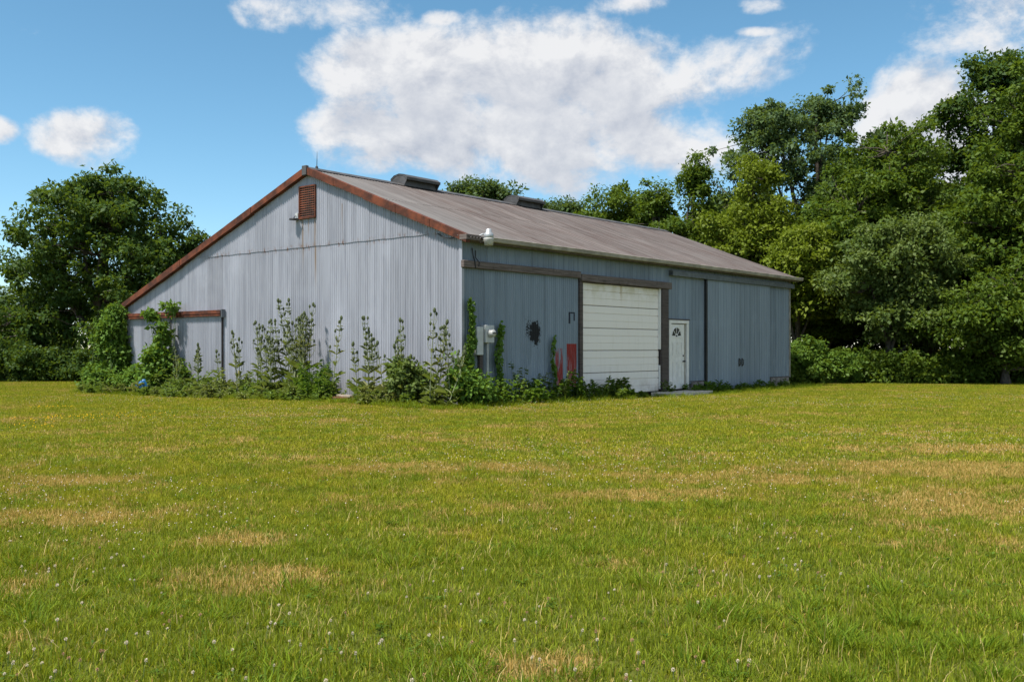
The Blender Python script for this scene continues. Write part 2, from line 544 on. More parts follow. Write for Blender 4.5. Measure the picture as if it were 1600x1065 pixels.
LEAF = {
    'oak': leaf_mat('dark_oak_leaf', (0.026, 0.058, 0.012), (0.056, 0.104, 0.020)),
    'green': leaf_mat('green_leaf', (0.040, 0.080, 0.010), (0.095, 0.142, 0.016)),
    'yellow': leaf_mat('yellow_green_leaf', (0.085, 0.125, 0.010), (0.165, 0.205, 0.018)),
    'grey': leaf_mat('grey_green_leaf', (0.048, 0.088, 0.034), (0.088, 0.138, 0.055)),
    'pale': leaf_mat('pale_leaf', (0.055, 0.095, 0.020), (0.125, 0.165, 0.045)),
    'far': leaf_mat('far_leaf', (0.045, 0.080, 0.028), (0.075, 0.120, 0.042)),
    'bush': leaf_mat('bush_leaf', (0.052, 0.105, 0.014), (0.11, 0.185, 0.026)),
    'vine': leaf_mat('vine_leaf', (0.055, 0.12, 0.016), (0.12, 0.21, 0.03)),
    'weed': leaf_mat('weed_leaf', (0.055, 0.105, 0.020), (0.14, 0.205, 0.05), (0.17, 0.19, 0.075)),
    'teasel': leaf_mat('teasel_leaf', (0.075, 0.105, 0.030), (0.175, 0.20, 0.075), (0.24, 0.21, 0.09)),
    'feather': leaf_mat('feathery_leaf', (0.06, 0.135, 0.02), (0.12, 0.215, 0.035)),
}

# lawn: one colour field shared by the soil sheet and the blades that grow on it
lawn = bpy.data.node_groups.new('lawn_colour', 'ShaderNodeTree')
lawn.interface.new_socket('Green', in_out='OUTPUT', socket_type='NodeSocketFloat')
lawn.interface.new_socket('Dry', in_out='OUTPUT', socket_type='NodeSocketFloat')
G = NT(lawn)
gp = G('ShaderNodeNewGeometry').outputs['Position']
gx, gy, gz = G.sep(gp)
gf = G.comb(gx, gy, 0.0)
big = G.noise(gf, 0.42, 4.0, 0.6)
mid = G.noise(gf, 1.7, 4.0, 0.62)
bare = None
for cx, cy, rx, ry in ((4.9, 9.4, 1.5, 0.9), (2.6, 11.3, 1.3, 0.5), (5.4, 12.0, 2.2, 0.7), (-0.7, 12.2, 1.6, 0.5), (-5.0, 11.0, 1.2, 0.4), (-1.6, 6.3, 0.7, 0.35), (1.2, 9.9, 0.9, 0.4),
                       (-2.0, 7.6, 0.6, 0.3), (-4.2, 8.6, 0.8, 0.4), (6.6, 14.5, 1.6, 0.6), (0.1, 4.6, 0.5, 0.25)):
    q = G.vmath('MULTIPLY_ADD', gf, (1 / rx, 1 / ry, 0), (-cx / rx, -cy / ry, 0))
    b = G.math('MULTIPLY_ADD', G.vmath('DOT_PRODUCT', q, q), -0.5, 1.0)
    b = G.math('MAXIMUM', b, 0.0)
    bare = b if bare is None else G.math('MAXIMUM', bare, b)
near = G.step(gy, 11.0, 5.0)
s = G.math('ADD', G.math('MULTIPLY', big, 0.55), G.math('MULTIPLY', mid, 0.45))
s = G.math('ADD', s, G.math('MULTIPLY_ADD', bare, 0.17, G.math('MULTIPLY', near, -0.05)))
s = G.math('ADD', s, G.math('MULTIPLY_ADD', G.noise(gf, 6.5, 3.0, 0.65), 0.30, -0.15))
mids = G.math('MULTIPLY', G.step(gy, 6.5, 9.0), G.step(gy, 30.0, 18.0))
s = G.math('MULTIPLY_ADD', mids, 0.02, s)
dry = G.step(s, 0.50, 0.68)
grn = G.step(G.math('ADD', G.noise(gf, 1.1, 5.0, 0.7), G.math('MULTIPLY', near, 0.16)), 0.42, 0.62)
go = G('NodeGroupOutput')
G.link(grn, go.inputs[0])
G.link(dry, go.inputs[1])


def grass_mat(name, tuft=False):
    m, T, out = new_mat(name)
    r = T('ShaderNodeAttribute', attribute_name='rnd').outputs['Fac']
    gnode = T('ShaderNodeGroup')
    gnode.node_tree = lawn
    grn, dry = gnode.outputs
    c = T.mix(r, (0.120, 0.145, 0.010), (0.42, 0.40, 0.028))
    c = T.mix(T.math('MULTIPLY', grn, 0.75), c, T.mix(r, (0.048, 0.100, 0.007), (0.225, 0.295, 0.020)))
    if tuft:
        c = T.mix(0.7, c, T.mix(r, (0.040, 0.095, 0.006), (0.14, 0.235, 0.014)))
    else:
        thr = T.math('SUBTRACT', 0.90, T.math('MULTIPLY', dry, 0.70))
        isdry = T.step(r, thr, T.math('ADD', thr, 0.10))
        c = T.mix(isdry, c, T.mix(T.math('FRACT', T.math('MULTIPLY', r, 37.0)), (0.36, 0.22, 0.06), (0.58, 0.42, 0.15)))
    principled(T, out, c, 0.6, 0.0, 0.1, trans=T.mix(0.5, c, (0.46, 0.46, 0.012)))
    return m


M['grass'] = grass_mat('lawn_grass')
M['tuft'] = grass_mat('coarse_grass', True)
M['rosette'] = leaf_mat('lawn_weed_leaf', (0.05, 0.10, 0.010), (0.10, 0.17, 0.018))
M['straw'] = plain_mat('straw', (0.42, 0.33, 0.13), 0.8)
m, T, out = new_mat('lawn_soil')
gnode = T('ShaderNodeGroup')
gnode.node_tree = lawn
grn, dry = gnode.outputs
gp = T('ShaderNodeNewGeometry').outputs['Position']
fine = T.noise(gp, 38.0, 4.0, 0.7)
c = T.mix(T.step(fine, 0.3, 0.7), (0.055, 0.052, 0.008), (0.14, 0.125, 0.018))
c = T.mix(T.math('MULTIPLY', grn, 0.5), c, (0.07, 0.11, 0.016))
c = T.mix(T.math('MULTIPLY', dry, 0.75), c, T.mix(fine, (0.17, 0.11, 0.045), (0.36, 0.26, 0.11)))
principled(T, out, c, 0.95, 0.0, 0.1, bump=fine, bstr=0.6, bdist=0.03)
M['soil'] = m
m, T, out = new_mat('clover_white')
principled(T, out, (0.58, 0.50, 0.40), 0.8, 0.0, 0.2)
M['clover'] = m
m, T, out = new_mat('clover_faded')
principled(T, out, (0.36, 0.20, 0.13), 0.8, 0.0, 0.2)
M['faded'] = m
m, T, out = new_mat('yellow_petal')
principled(T, out, (0.80, 0.46, 0.01), 0.7, 0.0, 0.2)
M['yellow'] = m

# ------------------------------------------------------------------ ground
BX, BY = -1.23, 23.9          # near corner of the barn
BROT = R(50.14)
ca, sa = math.cos(BROT), math.sin(BROT)
BL, BW = 18.8, 15.72          # length along the side wall, width along the gable


def to_world(x, y):
    return BX + x * ca - y * sa, BY + x * sa + y * ca


def to_barn(x, y):
    dx_, dy_ = x - BX, y - BY
    return dx_ * ca + dy_ * sa, -dx_ * sa + dy_ * ca


def gz_(x, y):
    return 0.13 * np.exp(-(((x + 3) / 7.5) ** 2 + ((y - 25.0) / 4.5) ** 2))


def axis(lo, hi, a, b, fine_, coarse):
    return np.concatenate([np.linspace(lo, a, coarse)[:-1], np.linspace(a, b, fine_), np.linspace(b, hi, coarse)[1:]])


xs = axis(-900, 900, -40, 40, 81, 8)
ys = axis(-60, 1800, -5, 60, 66, 6)
gxv, gyv = np.meshgrid(xs, ys)
V = np.stack([gxv.ravel(), gyv.ravel(), gz_(gxv, gyv).ravel()], 1)
nx, ny = len(xs), len(ys)
ii = (np.arange(ny - 1)[:, None] * nx + np.arange(nx - 1)[None, :]).ravel()
F = np.stack([ii, ii + 1, ii + nx + 1, ii + nx], 1)
ground = link(bpy.data.objects.new('ground', np_mesh('ground', V, F, M['soil'], smooth=True)))
tag(ground, 'mown lawn of yellowing green grass in front of the barn', kind='structure')

# ------------------------------------------------------------------ the barn
barn = empty('metal_barn', (BX, BY, 0), BROT, 'low gabled metal barn with grey corrugated gable, blue-grey side and rusty roof', 'barn')


def part(mb, name, mat, parent=None, smooth=False, label=None):
    o = mb.build(name, M[mat] if isinstance(mat, str) else mat, parent or barn, smooth)
    if label:
        o['label'] = label
    return o


RIDGE_Y, RIDGE_Z = 5.82, 6.50
SR, SL = 0.383, 0.3535


def roof_z(y):
    return RIDGE_Z - (RIDGE_Y - y) * SR if y < RIDGE_Y else RIDGE_Z - (y - RIDGE_Y) * SL


def corr(mb, along, a0, a1, zb, zt, off, pitch=0.09, amp=0.016, seg=8, shape='sine'):
    """one wall sheet: along='y' (gable, off is x) or 'x' (side, off is y); zb/zt numbers or functions"""
    if shape == 'sine':
        n = max(2, int(round((a1 - a0) / pitch * seg)))
        pr = [(a0 + (a1 - a0) * i / n, None) for i in range(n + 1)]
        pr = [(a, amp * math.cos(2 * math.pi * a / pitch)) for a, _ in pr]
    else:                       # flat sheet with narrow standing ribs
        pr = [(a0, 0.0)]
        k = math.ceil(a0 / pitch)
        while k * pitch < a1 - 0.02:
            c0 = k * pitch
            if c0 - 0.018 > a0:
                pr += [(c0 - 0.018, 0), (c0 - 0.009, amp), (c0 + 0.009, amp), (c0 + 0.018, 0)]
            k += 1
        pr.append((a1, 0.0))
    vs, fs = [], []
    for a, h in pr:
        for z in (zb, zt):
            zz_ = z(a) if callable(z) else z
            vs.append((off - h, a, zz_) if along == 'y' else (a, off - h, zz_))
    for i in range(len(pr) - 1):
        q = (2 * i, 2 * i + 1, 2 * i + 3, 2 * i + 2)
        fs.append(q if along == 'y' else q[::-1])
    mb.add(vs, fs)


# gable: lower course of sheets, upper course lapped over it
SW = 0.836
y0 = 0.0
while y0 < BW - 0.01:
    y1 = min(y0 + SW, BW)
    lo = MB()
    door = y0 > 9.9
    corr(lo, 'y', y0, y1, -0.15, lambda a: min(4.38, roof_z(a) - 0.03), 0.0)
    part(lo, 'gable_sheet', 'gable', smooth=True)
    if min(roof_z(y0), roof_z(y1)) > 4.40 or max(roof_z(y0), roof_z(y1)) > 4.42:
        up = MB()
        corr(up, 'y', y0 + 0.02, y1 + 0.02, lambda a: min(4.34 + 0.006 * math.sin(a * 7), roof_z(a) - 0.03), lambda a: roof_z(a) - 0.03, -0.014)
        part(up, 'gable_sheet', 'gable', smooth=True)
    y0 = y1
# far gable and hidden long wall close the building
mb = MB(); corr(mb, 'y', 0.0, BW, -0.15, lambda a: roof_z(a) - 0.03, BL); part(mb, 'far_gable_sheet', 'back', smooth=True)
mb = MB(); corr(mb, 'x', 0.0, BL, -0.15, roof_z(BW) - 0.03, BW); part(mb, 'rear_wall_sheet', 'back', smooth=True)

# side wall: band above the doors, sheets below
TOP = roof_z(0.0) - 0.03
for a0, a1 in ((0.0, 0.95), (0.95, 1.9), (1.9, 2.72), (2.72, 3.6), (3.6, 4.78), (4.78, 6.14), (6.14, 7.5), (7.5, 8.6), (8.6, 9.62)):
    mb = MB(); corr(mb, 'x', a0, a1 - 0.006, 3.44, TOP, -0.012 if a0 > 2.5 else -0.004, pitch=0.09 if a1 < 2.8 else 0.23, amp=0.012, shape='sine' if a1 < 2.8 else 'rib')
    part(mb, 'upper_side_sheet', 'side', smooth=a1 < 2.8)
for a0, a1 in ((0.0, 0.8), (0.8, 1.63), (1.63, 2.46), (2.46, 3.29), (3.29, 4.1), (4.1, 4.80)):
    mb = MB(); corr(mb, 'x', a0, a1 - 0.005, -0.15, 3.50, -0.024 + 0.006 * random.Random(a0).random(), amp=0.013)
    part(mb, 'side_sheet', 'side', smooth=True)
for a0, a1, zb, zt in ((9.60, 10.26, 2.40, 3.98), (10.26, 11.15, 2.40, 3.98), (10.93, 11.45, 0.32, 2.40), (11.15, 12.06, 2.40, 3.98), (11.45, 12.06, 0.32, 2.40),
                       (16.90, 17.55, 0.38, 3.98), (17.55, 18.2, 0.38, 3.98), (18.2, 18.78, 0.38, 3.98)):
    mb = MB(); corr(mb, 'x', a0, a1 - 0.006, zb, zt, -0.016, pitch=0.22, amp=0.012, shape='rib')
    part(mb, 'side_sheet', 'side')
mb = MB(); corr(mb, 'x', 9.60, 18.78, 3.9, TOP, -0.006, pitch=0.22, amp=0.01, shape='rib'); part(mb, 'upper_side_sheet', 'side')
mb = MB(); corr(mb, 'x', 12.0, 17.0, 0.0, 3.95, 0.03, pitch=0.3, amp=0.005, shape='rib'); part(mb, 'inner_lining', 'back')
# white edge strip on the near and far corners
mb = MB(); mb.box(18.74, 18.83, -0.05, 0.02, 0.36, TOP - 0.12); part(mb, 'corner_trim', 'gutter')
mb = MB(); mb.box(-0.03, 0.05, -0.045, -0.012, 0.0, 3.43); mb.box(-0.034, -0.012, -0.045, 0.05, 0.0, 4.2); part(mb, 'corner_trim', 'gable')

# timber beams and posts
mb = MB(); mb.box(-0.06, 4.80, -0.13, -0.03, 3.45, 3.63, 0.012); part(mb, 'beam', 'beam')
mb = MB(); mb.box(4.805, 9.70, -0.15, -0.03, 3.36, 3.57, 0.012); part(mb, 'beam', 'beam')
mb = MB(); mb.box(4.78, 4.93, -0.10, 0.02, 0.0, 3.445, 0.01); part(mb, 'door_post', 'post')
mb = MB(); mb.box(9.18, 9.56, -0.11, 0.02, 0.0, 3.355, 0.01); part(mb, 'door_post', 'post')
mb = MB(); mb.box(9.10, 9.175, -0.06, 0.02, 1.45, 3.355, 0.008); part(mb, 'door_jamb', 'white')
mb = MB(); mb.box(9.11, 9.16, -0.05, 0.0, 0.2, 0.95, 0.008); part(mb, 'door_track', 'white')

# overhead door: five sections, each with a narrow and a wide ribbed band
gd = empty('garage_door', (0, 0, 0)); gd.parent = barn
gd['label'] = 'white sectional overhead door with horizontal ribs'
mb = MB(); mb.box(4.93, 9.13, 0.035, 0.05, 0.10, 3.40); part(mb, 'door_backing', 'dark', gd)
z = 0.13
hts = [0.645] * 5
for k, h in enumerate(hts):
    mb = MB()
    za, zb_ = z + 0.006, z + h - 0.006
    zm = za + (zb_ - za) * 0.66
    # profile in (out, z): wide band with a shallow crease in its middle, groove, narrow band
    prof = [(-0.012, za), (0.016, za + 0.012), (0.018, za + 0.195), (0.002, za + 0.205), (0.018, za + 0.215), (0.016, zm - 0.016), (-0.012, zm - 0.010), (-0.012, zm + 0.010),
            (0.016, zm + 0.016), (0.017, zb_ - 0.012), (-0.012, zb_)]
    vs, fs = [], []
    for o_, zz_ in prof:
        vs += [(4.94, 0.02 - o_, zz_), (9.12, 0.02 - o_, zz_)]
    for i in range(len(prof) - 1):
        fs.append((2 * i, 2 * i + 1, 2 * i + 3, 2 * i + 2))
    mb.add(vs, fs)
    part(mb, 'door_panel', 'door', gd)
    z += h

# entrance door with a fan light
ed = empty('entrance_door', (0, 0, 0)); ed.parent = barn
ed['label'] = 'white panelled entrance door with a fan-shaped window'
mb = MB(); mb.box(9.80, 10.66, -0.03, 0.01, 0.17, 2.26, 0.004); leafo = part(mb, 'door_leaf', 'white', ed)
mb = MB(); mb.box(9.66, 9.797, -0.07, 0.0, 0.16, 2.28, 0.006); mb.box(10.78, 10.91, -0.07, 0.0, 0.16, 2.28, 0.006); mb.box(9.66, 10.91, -0.072, 0.0, 2.283, 2.39, 0.006)
part(mb, 'door_frame', 'white', ed)
mb = MB(); mb.box(10.665, 10.775, -0.012, 0.0, 0.17, 2.28); part(mb, 'frame_rebate', 'gutter', ed)  # greyer than the white frame: the jamb's shade is put into the colour
mb = MB(); mb.box(9.62, 10.95, -0.085, -0.0, 2.395, 2.43); part(mb, 'door_drip', 'post', ed)
fc, fz, fr = 10.17, 1.84, 0.27
for k in range(4):
    a0, a1 = math.pi * k / 4 + 0.07, math.pi * (k + 1) / 4 - 0.07
    ring = [(fc + 0.085 * math.cos(a), -0.036, fz + 0.03 + 0.085 * math.sin(a)) for a in np.linspace(a0 + .1, a1 - .1, 4)] + \
           [(fc + fr * math.cos(a), -0.036, fz + 0.03 + fr * math.sin(a)) for a in np.linspace(a1, a0, 6)]
    mb = MB(); mb.add(ring, [tuple(range(len(ring)))]); part(mb, 'pane', 'glass', leafo)
ring = [(fc + 0.055 * math.cos(a), -0.036, fz + 0.02 + 0.055 * math.sin(a)) for a in np.linspace(0, math.pi, 8)]
mb = MB(); mb.add(ring, [tuple(range(8))]); part(mb, 'pane', 'glass', leafo)
mb = MB()
arc = [(fc + 0.315 * math.cos(a), -0.034, fz + 0.0 + 0.325 * math.sin(a)) for a in np.linspace(0, math.pi, 17)]
mb.tube(arc + [arc[0]], 0.014, 6); part(mb, 'window_surround', 'white', leafo)
for xa, xb, za, zb_ in ((9.9, 10.17, 1.25, 1.68), (10.23, 10.5, 1.25, 1.68), (9.9, 10.17, 0.33, 1.05), (10.23, 10.5, 0.33, 1.05)):
    mb = MB()
    for g_ in ((xa, xb, za, za + 0.02), (xa, xb, zb_ - 0.02, zb_), (xa, xa + 0.02, za + .02, zb_ - .02), (xb - 0.02, xb, za + .02, zb_ - .02)):
        mb.box(g_[0], g_[1], -0.042, -0.03, g_[2], g_[3])
    mb.box(xa + 0.05, xb - 0.05, -0.038, -0.03, za + 0.05, zb_ - 0.05)
    part(mb, 'moulded_panel', 'white', leafo)
mb = MB(); mb.lathe([(0.03, 0), (0.035, 0.006), (0.014, 0.012), (0.014, 0.04), (0.034, 0.05), (0.036, 0.07), (0.02, 0.085)], (10.59, -0.03, 1.06), 12, 'Y'); part(mb, 'knob', 'dark', leafo, True)
mb = MB(); mb.lathe([(0.03, 0), (0.032, 0.012), (0.022, 0.02)], (10.59, -0.03, 1.24), 12, 'Y'); part(mb, 'lock', 'dark', leafo, True)

# sliding doors and their track
mb = MB()
mb.box(9.70, 18.92, -0.16, -0.02, 3.86, 3.885); mb.box(9.70, 18.92, -0.175, -0.155, 3.80, 3.95); mb.box(9.70, 18.92, -0.13, -0.02, 3.95, 3.975)
mb.box(9.70, 9.72, -0.155, -0.02, 3.80, 3.95)
part(mb, 'door_rail', 'rail')
mb = MB(); mb.box(12.02, 12.11, -0.10, 0.0, 0.05, 3.79); part(mb, 'dark_edge_strip', 'dark')  # dark strip standing in for the shaded gap beside the sliding doors
for a0, a1 in ((12.12, 14.50), (14.515, 16.90)):
    sdoor = empty('sliding_door', (0, 0, 0)); sdoor.parent = barn
    w = (a1 - a0) / 3
    for k in range(3):
        mb = MB(); corr(mb, 'x', a0 + k * w, a0 + (k + 1) * w - 0.003, 0.02, 3.80, -0.085 - 0.002 * (k % 2), pitch=0.198, amp=0.009, shape='rib'); part(mb, 'door_sheet', 'slide', sdoor)
    mb = MB(); mb.box(a0, a1, -0.075, -0.035, 0.03, 3.79); part(mb, 'door_core', 'post', sdoor)
    hx = a1 - 0.09 if a0 < 13 else a0 + 0.12
    mb = MB(); mb.tube([(hx, -0.10, 0.87), (hx, -0.15, 0.90), (hx, -0.155, 1.0), (hx, -0.15, 1.07), (hx, -0.10, 1.10)], 0.016, 6); mb.box(hx - 0.03, hx + 0.03, -0.102, -0.09, 0.83, 1.13)
    part(mb, 'handle', 'dark', sdoor)

# block foundation, each block on its own
bk = MB(); bk.box(-0.195, 0.195, -0.07, 0.07, -0.09, 0.09, 0.008)
bproto = None
rb = random.Random(5)
for x0b, x1b in ((16.92, 18.80), (10.95, 12.0)):
    for r_ in range(2):
        xb = x0b + (0.2 if r_ else 0.0)
        while xb < x1b - 0.1:
            if bproto is None:
                bproto = part(bk, 'concrete_block', 'block'); o = bproto
            else:
                o = bproto.copy(); col.objects.link(o); o.parent = barn
            w = min(0.39, x1b - xb)
            o.scale = (w / 0.39, 1, 1)
            o.location = (xb + w / 2, 0.03 + rb.uniform(-.006, .006), 0.09 + r_ * 0.19)
            xb += 0.4
for a0, a1 in ((16.9, 18.82), (10.93, 12.02)):
    mb = MB(); mb.box(a0, a1, -0.045, 0.1, 0.375, 0.40); part(mb, 'sill_plate', 'post')

# gable sliding door, track and opening edge
mb = MB(); mb.box(-0.16, -0.02, 9.92, 15.62, 2.57, 2.60); mb.box(-0.185, -0.15, 9.92, 15.62, 2.48, 2.66); mb.box(-0.13, -0.02, 9.92, 15.62, 2.64, 2.665)
mb.box(-0.20, -0.184, 9.92, 15.62, 2.555, 2.575)
part(mb, 'gable_door_rail', 'rust')
mb = MB(); mb.box(-0.16, -0.03, 9.87, 9.918, 2.44, 2.68); part(mb, 'rail_end_bracket', 'rail')
for a0, a1 in ((9.98, 12.78), (12.90, 15.70)):
    gdoor = empty('gable_sliding_door', (0, 0, 0)); gdoor.parent = barn
    w = (a1 - a0) / 3
    for k in range(3):
        mb = MB(); corr(mb, 'y', a0 + k * w, a0 + (k + 1) * w - 0.003, 0.05, 2.47, -0.085 if a0 < 12 else -0.052); part(mb, 'door_sheet', 'gable', gdoor, True)
    mb = MB(); mb.box(-0.062 if a0 < 12 else -0.030, -0.018, a0, a1, 0.06, 2.46); part(mb, 'door_core', 'post', gdoor)
mb = MB(); mb.box(-0.11, -0.02, 12.79, 12.89, 0.0, 2.47); part(mb, 'dark_edge_strip', 'dark')

# roof: two courses of sheets on the visible slope, each sheet on its own
X0R, X1R = -0.12, 19.15
NS = 23
sw = (X1R - X0R) / NS


def roof_sheet(x0, x1, ya, yb, lift, name='roof_sheet'):
    n = int(round((x1 - x0) / 0.076 * 5))
    mb = MB()
    vs, fs = [], []
    for i in range(n + 1):
        x = x0 + (x1 - x0) * i / n
        h = 0.015 * math.cos(2 * math.pi * x / 0.115)
        for y in (ya, yb):
            zz_ = roof_z(y) if y != RIDGE_Y else RIDGE_Z
            vs.append((x, y, zz_ + h + lift))
    for i in range(n):
        q = (2 * i, 2 * i + 2, 2 * i + 3, 2 * i + 1)
        fs.append(q if yb > ya else q[::-1])
    mb.add(vs, fs)
    part(mb, name, 'roof', smooth=True)


rr = random.Random(3)
for k in range(NS):
    a, b = X0R + k * sw, X0R + (k + 1) * sw + 0.04
    b = min(b, X1R)
    roof_sheet(a, b, -0.34, 3.05, 0.03 + rr.uniform(0, .006))
    roof_sheet(a, b, 2.90, RIDGE_Y, 0.037 + rr.uniform(0, .006))
    roof_sheet(a, b, 16.0, RIDGE_Y, 0.04 + rr.uniform(0, .006))
mb = MB()
rc = [(-0.14, 0.0)]
vs = []
for x in (X0R - 0.02, X1R + 0.02):
    for dy_ in (-0.28, 0.0, 0.28):
        vs.append((x, RIDGE_Y + dy_, roof_z(RIDGE_Y + dy_) + 0.075 + (0.01 if dy_ == 0 else 0)))
mb.add(vs, [(0, 3, 4, 1), (1, 4, 5, 2)])
part(mb, 'ridge_cap', 'vent')


def rake(y_a, y_b, name, mat, x0=-0.17, h=0.205):
    """sloping trim board along the gable edge, in pieces"""
    n = 5 if abs(y_b - y_a) < 7 else 8
    for k in range(n):
        ya, yb = y_a + (y_b - y_a) * k / n, y_a + (y_b - y_a) * (k + 1) / n - 0.008 * np.sign(y_b - y_a)
        mb = MB()
        vs = []
        jit = 0.012 * math.sin(k * 2.1)
        for x in (x0 + jit * .5, -0.02):
            for y in (ya, yb):
                zt = roof_z(y) + 0.075
                vs += [(x, y, zt - h + jit), (x, y, zt)]
        fs = [(0, 1, 3, 2), (4, 6, 7, 5), (1, 5, 7, 3), (0, 2, 6, 4), (0, 4, 5, 1), (2, 3, 7, 6)]
        mb.add(vs, fs)
        part(mb, name, mat)


rake(RIDGE_Y, -0.30, 'rake_trim', 'rust')
rake(RIDGE_Y, 16.02, 'rake_trim', 'rust', h=0.20)
mb = MB(); mb.box(-0.205, -0.1, RIDGE_Y - 0.09, RIDGE_Y + 0.1, 6.33, 6.60, 0.01); part(mb, 'ridge_plate', 'vent')
mb = MB(); mb.box(-0.17, 0.35, -0.32, -0.08, 4.10, 4.24, 0.01); part(mb, 'eave_block', 'beam')
# gutter and fascia
mb = MB(); mb.box(0.36, X1R - 0.05, -0.285, -0.25, 4.06, 4.22); part(mb, 'fascia_board', 'fascia')
mb = MB(); mb.box(0.0, X1R - 0.05, -0.25, -0.03, 4.085, 4.105); part(mb, 'soffit', 'fascia')
mb = MB()
prof = [(-0.30, 4.215), (-0.30, 4.115), (-0.315, 4.10), (-0.385, 4.10), (-0.405, 4.12), (-0.42, 4.19), (-0.43, 4.205), (-0.418, 4.215), (-0.408, 4.20), (-0.392, 4.125), (-0.38, 4.112), (-0.315, 4.112)]
vs, fs = [], []
for x in (0.40, X1R + 0.05):
    sag = 0.0
    vs += [(x, y, z + sag) for y, z in prof]
n = len(prof)
for i in range(n - 1):
    fs.append((i, i + 1, n + i + 1, n + i))
fs += [tuple(range(n)), tuple(range(n, 2 * n))[::-1]]
mb.add(vs, fs); part(mb, 'gutter', 'gutter')
mb = MB()
for k in range(16):
    x = 0.9 + k * 1.18
    mb.box(x, x + 0.02, -0.42, -0.29, 4.205, 4.214)
part(mb, 'gutter_strap', 'gutter')

# ridge ventilators
for xv in (3.5, 8.9):
    rv = empty('ridge_ventilator', (0, 0, 0)); rv.parent = barn
    Lv = 1.35
    yc, z0v = RIDGE_Y, RIDGE_Z
    mb = MB()
    for s_ in (-1, 1):
        vs = [(x, yc + s_ * o_, z) for x in (xv, xv + Lv) for o_, z in ((0.22, z0v - 0.04), (0.20, z0v + 0.20), (0.14, z0v + 0.20), (0.16, z0v - 0.04))]
        mb.add(vs, [(0, 1, 5, 4), (1, 2, 6, 5), (2, 3, 7, 6), (0, 3, 2, 1), (4, 5, 6, 7)])
    part(mb, 'throat', 'vent', rv)
    mb = MB()
    hood = [(o_, z * 0.78) for o_, z in [(-0.36, 0.20), (-0.37, 0.30), (-0.22, 0.42), (0.0, 0.47), (0.22, 0.42), (0.37, 0.30), (0.36, 0.20), (0.30, 0.22), (0.30, 0.28), (0.18, 0.37), (0, 0.41), (-0.18, 0.37), (-0.30, 0.28), (-0.30, 0.22)]]
    n = len(hood)
    vs = [(x, yc + o_, z0v + z) for x in (xv - 0.06, xv + Lv + 0.06) for o_, z in hood]
    fs = [(i, (i + 1) % n, n + (i + 1) % n, n + i) for i in range(n)]
    mb.add(vs, fs); part(mb, 'hood', 'vent', rv)
    for x in (xv - 0.05, xv + Lv + 0.03):
        mb = MB()
        pl = [(o_, z * 0.78) for o_, z in [(-0.34, 0.20), (-0.35, 0.30), (-0.21, 0.405), (0, 0.455), (0.21, 0.405), (0.35, 0.30), (0.34, 0.20), (0.2, -0.06), (-0.2, -0.06)]]
        vs = [(xx, yc + o_, z0v + z) for xx in (x, x + 0.02) for o_, z in pl]
        n = len(pl)
        mb.add(vs, [tuple(range(n)), tuple(range(n, 2 * n))[::-1]] + [(i, n + i, n + (i + 1) % n, (i + 1) % n) for i in range(n)])
        part(mb, 'end_plate', 'vent', rv)

# lightning rods on the ridge ends
for x in (0.25, 18.7):
    mb = MB(); mb.tube([(x, RIDGE_Y, RIDGE_Z), (x + 0.01, RIDGE_Y, RIDGE_Z + 0.3), (x + 0.015, RIDGE_Y, RIDGE_Z + 0.56)], [0.011, 0.009, 0.003], 6); mb.lathe([(0.05, 0), (0.035, 0.06), (0.012, 0.09)], (x, RIDGE_Y, RIDGE_Z + 0.07), 8)
    part(mb, 'lightning_rod', 'dark')

# gable louvre
lv = empty('gable_louvre', (0, 0, 0)); lv.parent = barn
lv['label'] = 'rusty slatted louvre near the peak of the gable'
mb = MB(); mb.box(-0.02, 0.0, 5.52, 6.20, 5.17, 6.03); part(mb, 'louvre_backing', 'dark', lv)
mb = MB(); mb.box(-0.07, -0.021, 5.49, 5.53, 5.14, 6.06); mb.box(-0.07, -0.021, 6.19, 6.23, 5.14, 6.06); mb.box(-0.072, -0.021, 5.532, 6.188, 6.02, 6.06); mb.box(-0.085, -0.021, 5.532, 6.188, 5.13, 5.17)
part(mb, 'louvre_frame', 'rust', lv)
for k in range(13):
    z = 5.185 + k * 0.0645
    mb = MB(); mb.add([(-0.062, 5.535, z), (-0.062, 6.185, z), (-0.024, 6.185, z + 0.046), (-0.024, 5.535, z + 0.046), (-0.056, 5.535, z - 0.004), (-0.056, 6.185, z - 0.004), (-0.022, 6.185, z + 0.04), (-0.022, 5.535, z + 0.04)],
                      [(0, 3, 2, 1), (4, 5, 6, 7), (0, 1, 5, 4), (2, 3, 7, 6)])
    part(mb, 'slat', 'rust', lv)

# wire stub and rust-free stain plate above the eave block: a loose cable
mb = MB(); mb.tube([(-0.06, 0.75, 4.33), (-0.09, 0.5, 4.20), (-0.12, 0.2, 4.17), (-0.16, -0.02, 4.22), (-0.1, -0.2, 4.18), (0.2, -0.3, 4.14)], 0.014, 6); part(mb, 'cable', 'dark')
mb = MB(); mb.tube([(0.35, -0.03, 3.95), (0.36, -0.06, 3.75), (0.33, -0.14, 3.62), (0.36, -0.145, 3.45)], 0.016, 5); mb.tube([(0.48, -0.03, 3.9), (0.46, -0.05, 3.72), (0.5, -0.14, 3.6), (0.47, -0.145, 3.5)], 0.014, 5)
part(mb, 'hanging_wire', 'dark')

# ------------------------------------------------------------------ things fixed to the barn
def at(x, y, z=0.0):
    p = to_world(x, y)
    return (p[0], p[1], z)


